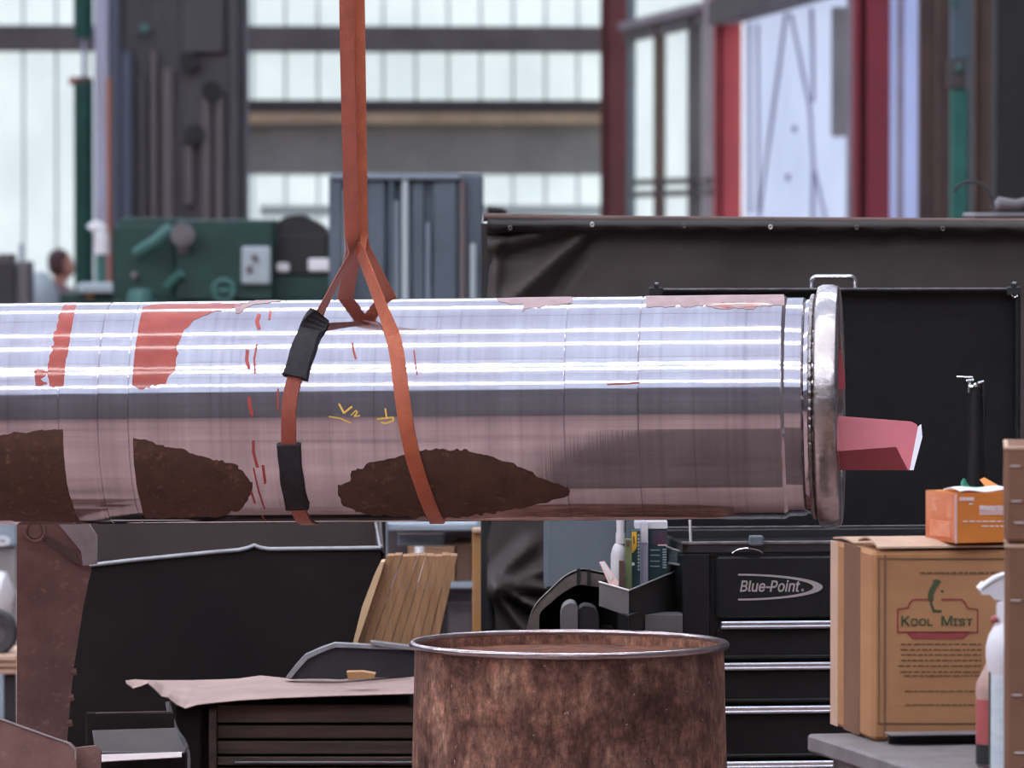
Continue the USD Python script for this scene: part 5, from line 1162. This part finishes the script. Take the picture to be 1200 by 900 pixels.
# ================================================================== PERSON, seated far back at the left
def body_of(bones, refine, it=12):
    ms = []
    for (a, ra), (b, rb_) in bones:
        sa = m3.Manifold.sphere(ra, 20).translate([float(v) for v in a]); sb2 = m3.Manifold.sphere(rb_, 20).translate([float(v) for v in b])
        ms.append(m3.Manifold.batch_hull([sa, sb2]))
    m = m3.Manifold.batch_boolean(ms, m3.OpType.Add).refine_to_length(refine)
    t = tm(m); t.merge_vertices(); trimesh.smoothing.filter_taubin(t, .5, .53, it); t.fix_normals(); return t
PDm = 46.0; ppm = F / PDm
hx = W(68, 0, PDm)[0]; hzc = zpx(311, PDm)
pr = thing("person", "person with dark reddish hair in mauve shirt and dark vest, seated far back left", "person", loc=(hx, PDm, 0))
FA = math.radians(112); RZ = np.array([[math.cos(FA), -math.sin(FA), 0], [math.sin(FA), math.cos(FA), 0], [0, 0, 1.0]])
rv = lambda x, y, z: RZ @ np.array([x, y, z])
A3 = lambda x, y, z: np.array([hx, PDm, 0]) + rv(x, y, z)
hip = A3(.0, .24, .50); chest = A3(.0, .04, .86); neck = A3(.01, -.01, hzc - .14); hd = A3(0, -.03, hzc)
shR, shL = A3(.19, .0, hzc - .19), A3(-.17, .05, hzc - .22)
elR, haR = A3(.20, -.30, hzc - .30), A3(.10, -.52, hzc - .36); elL, haL = A3(-.22, -.22, hzc - .36), A3(-.12, -.46, hzc - .38)
kn, an = [A3(s * .14 - .05, -.25, .50) for s in (-1, 1)], [A3(s * .14 - .05, -.22, .08) for s in (-1, 1)]
toe = [a + rv(0, -.16, -.035) for a in an]
fig = [((hip, .15), (chest, .15)), ((chest, .13), (shR, .065)), ((chest, .13), (shL, .065)), ((neck, .055), (hd, .05)), ((shR, .062), (elR, .045)), ((elR, .042), (haR, .03)), ((shL, .062), (elL, .045)), ((elL, .042), (haL, .03))]
for k in (0, 1): fig += [((hip + rv((-1, 1)[k] * .08, 0, 0), .10), (kn[k], .068)), ((kn[k], .062), (an[k], .042)), ((an[k], .045), (toe[k], .035))]
fig += [((hd + rv(0, .01, .03), .085), (hd + rv(0, -.02, -.02), .075)), ((hd + rv(0, -.03, -.06), .05), (hd + rv(0, -.02, -.02), .07)), ((hd + rv(0, -.10, -.015), .014), (hd + rv(0, -.08, .01), .012))]
for h_, e_ in ((haR, elR), (haL, elL)):
    d_ = (h_ - e_) / np.linalg.norm(h_ - e_); sd = np.cross(d_, [0, 0, 1.0]); sd /= np.linalg.norm(sd)
    fig.append(((h_, .03), (h_ + d_ * .07, .034)))
    for q in range(4): b0 = h_ + d_ * .08 + sd * (q - 1.5) * .021; fig.append(((b0, .010), (b0 + d_ * (.06 + .012 * (q in (1, 2))) + rv(0, 0, -.025), .008)))
    fig.append(((h_ + sd * .03 + d_ * .03, .012), (h_ + sd * .06 + d_ * .08, .009)))
part(pr, "body", body_of(fig, .02, 8), "skin_warm", smooth=True)
part(pr, "shirt", body_of([((hip + rv(0, 0, .06), .168), (chest, .165)), ((chest, .14), (shR, .080)), ((chest, .14), (shL, .080)), ((shR, .078), (elR, .058)), ((elR, .056), (haR * .7 + elR * .3, .046)), ((shL, .078), (elL, .058)), ((elL, .056), (haL * .7 + elL * .3, .046))], .025), "mauve_shirt", smooth=True)
part(pr, "vest", body_of([((hip + rv(-.01, 0, .05), .178), (chest + rv(-.03, -.01, -.02), .176)), ((chest + rv(-.04, 0, .0), .15), (shL + rv(.05, 0, -.02), .085))], .03), "dark_vest", smooth=True)
part(pr, "trousers", body_of([((hip + rv(s * .08, 0, 0), .125), (kn[k], .082)) for k, s in ((0, -1), (1, 1))] + [((kn[k], .078), (an[k] + rv(0, 0, .03), .062)) for k in (0, 1)], .03), "trousers_dark", smooth=True)
part(pr, "hair", body_of([((hd + rv(0, .03, .045), .087), (hd + rv(0, .035, -.01), .080))], .02, 6), "hair_dark", smooth=True)
part(pr, "shoe", body_of([((an[k] + rv(0, .02, -.03), .048), (toe[k], .043)) for k in (0, 1)], .02), "soot_black", smooth=True)
for s_ in (-1, 1): part(pr, "eye", trimesh.creation.icosphere(2, .011).apply_translation(hd + rv(s_ * .032, -.085, .005)), "white_matte")
part(pr, "mouth", tube([hd + rv(-.025, -.083, -.055), hd + rv(0, -.09, -.057), hd + rv(.025, -.083, -.055)], .006, 8), "orange_edge")
sto = thing("work_stool", "dark round work stool under the seated person", "stool", loc=(hip[0], hip[1], 0))
part(sto, "seat", lathe([(0, .27), (.18, .27), (.19, .285), (.18, .305), (0, .31)], 32, center=(hip[0], hip[1], 0)), "soot_black")
for k in range(4):
    a = math.pi / 4 + k * math.pi / 2; part(sto, "leg", tube([(hip[0] + .2 * math.cos(a), hip[1] + .2 * math.sin(a), 0), (hip[0] + .12 * math.cos(a), hip[1] + .12 * math.sin(a), .275)], .014, 10), "soot_black")
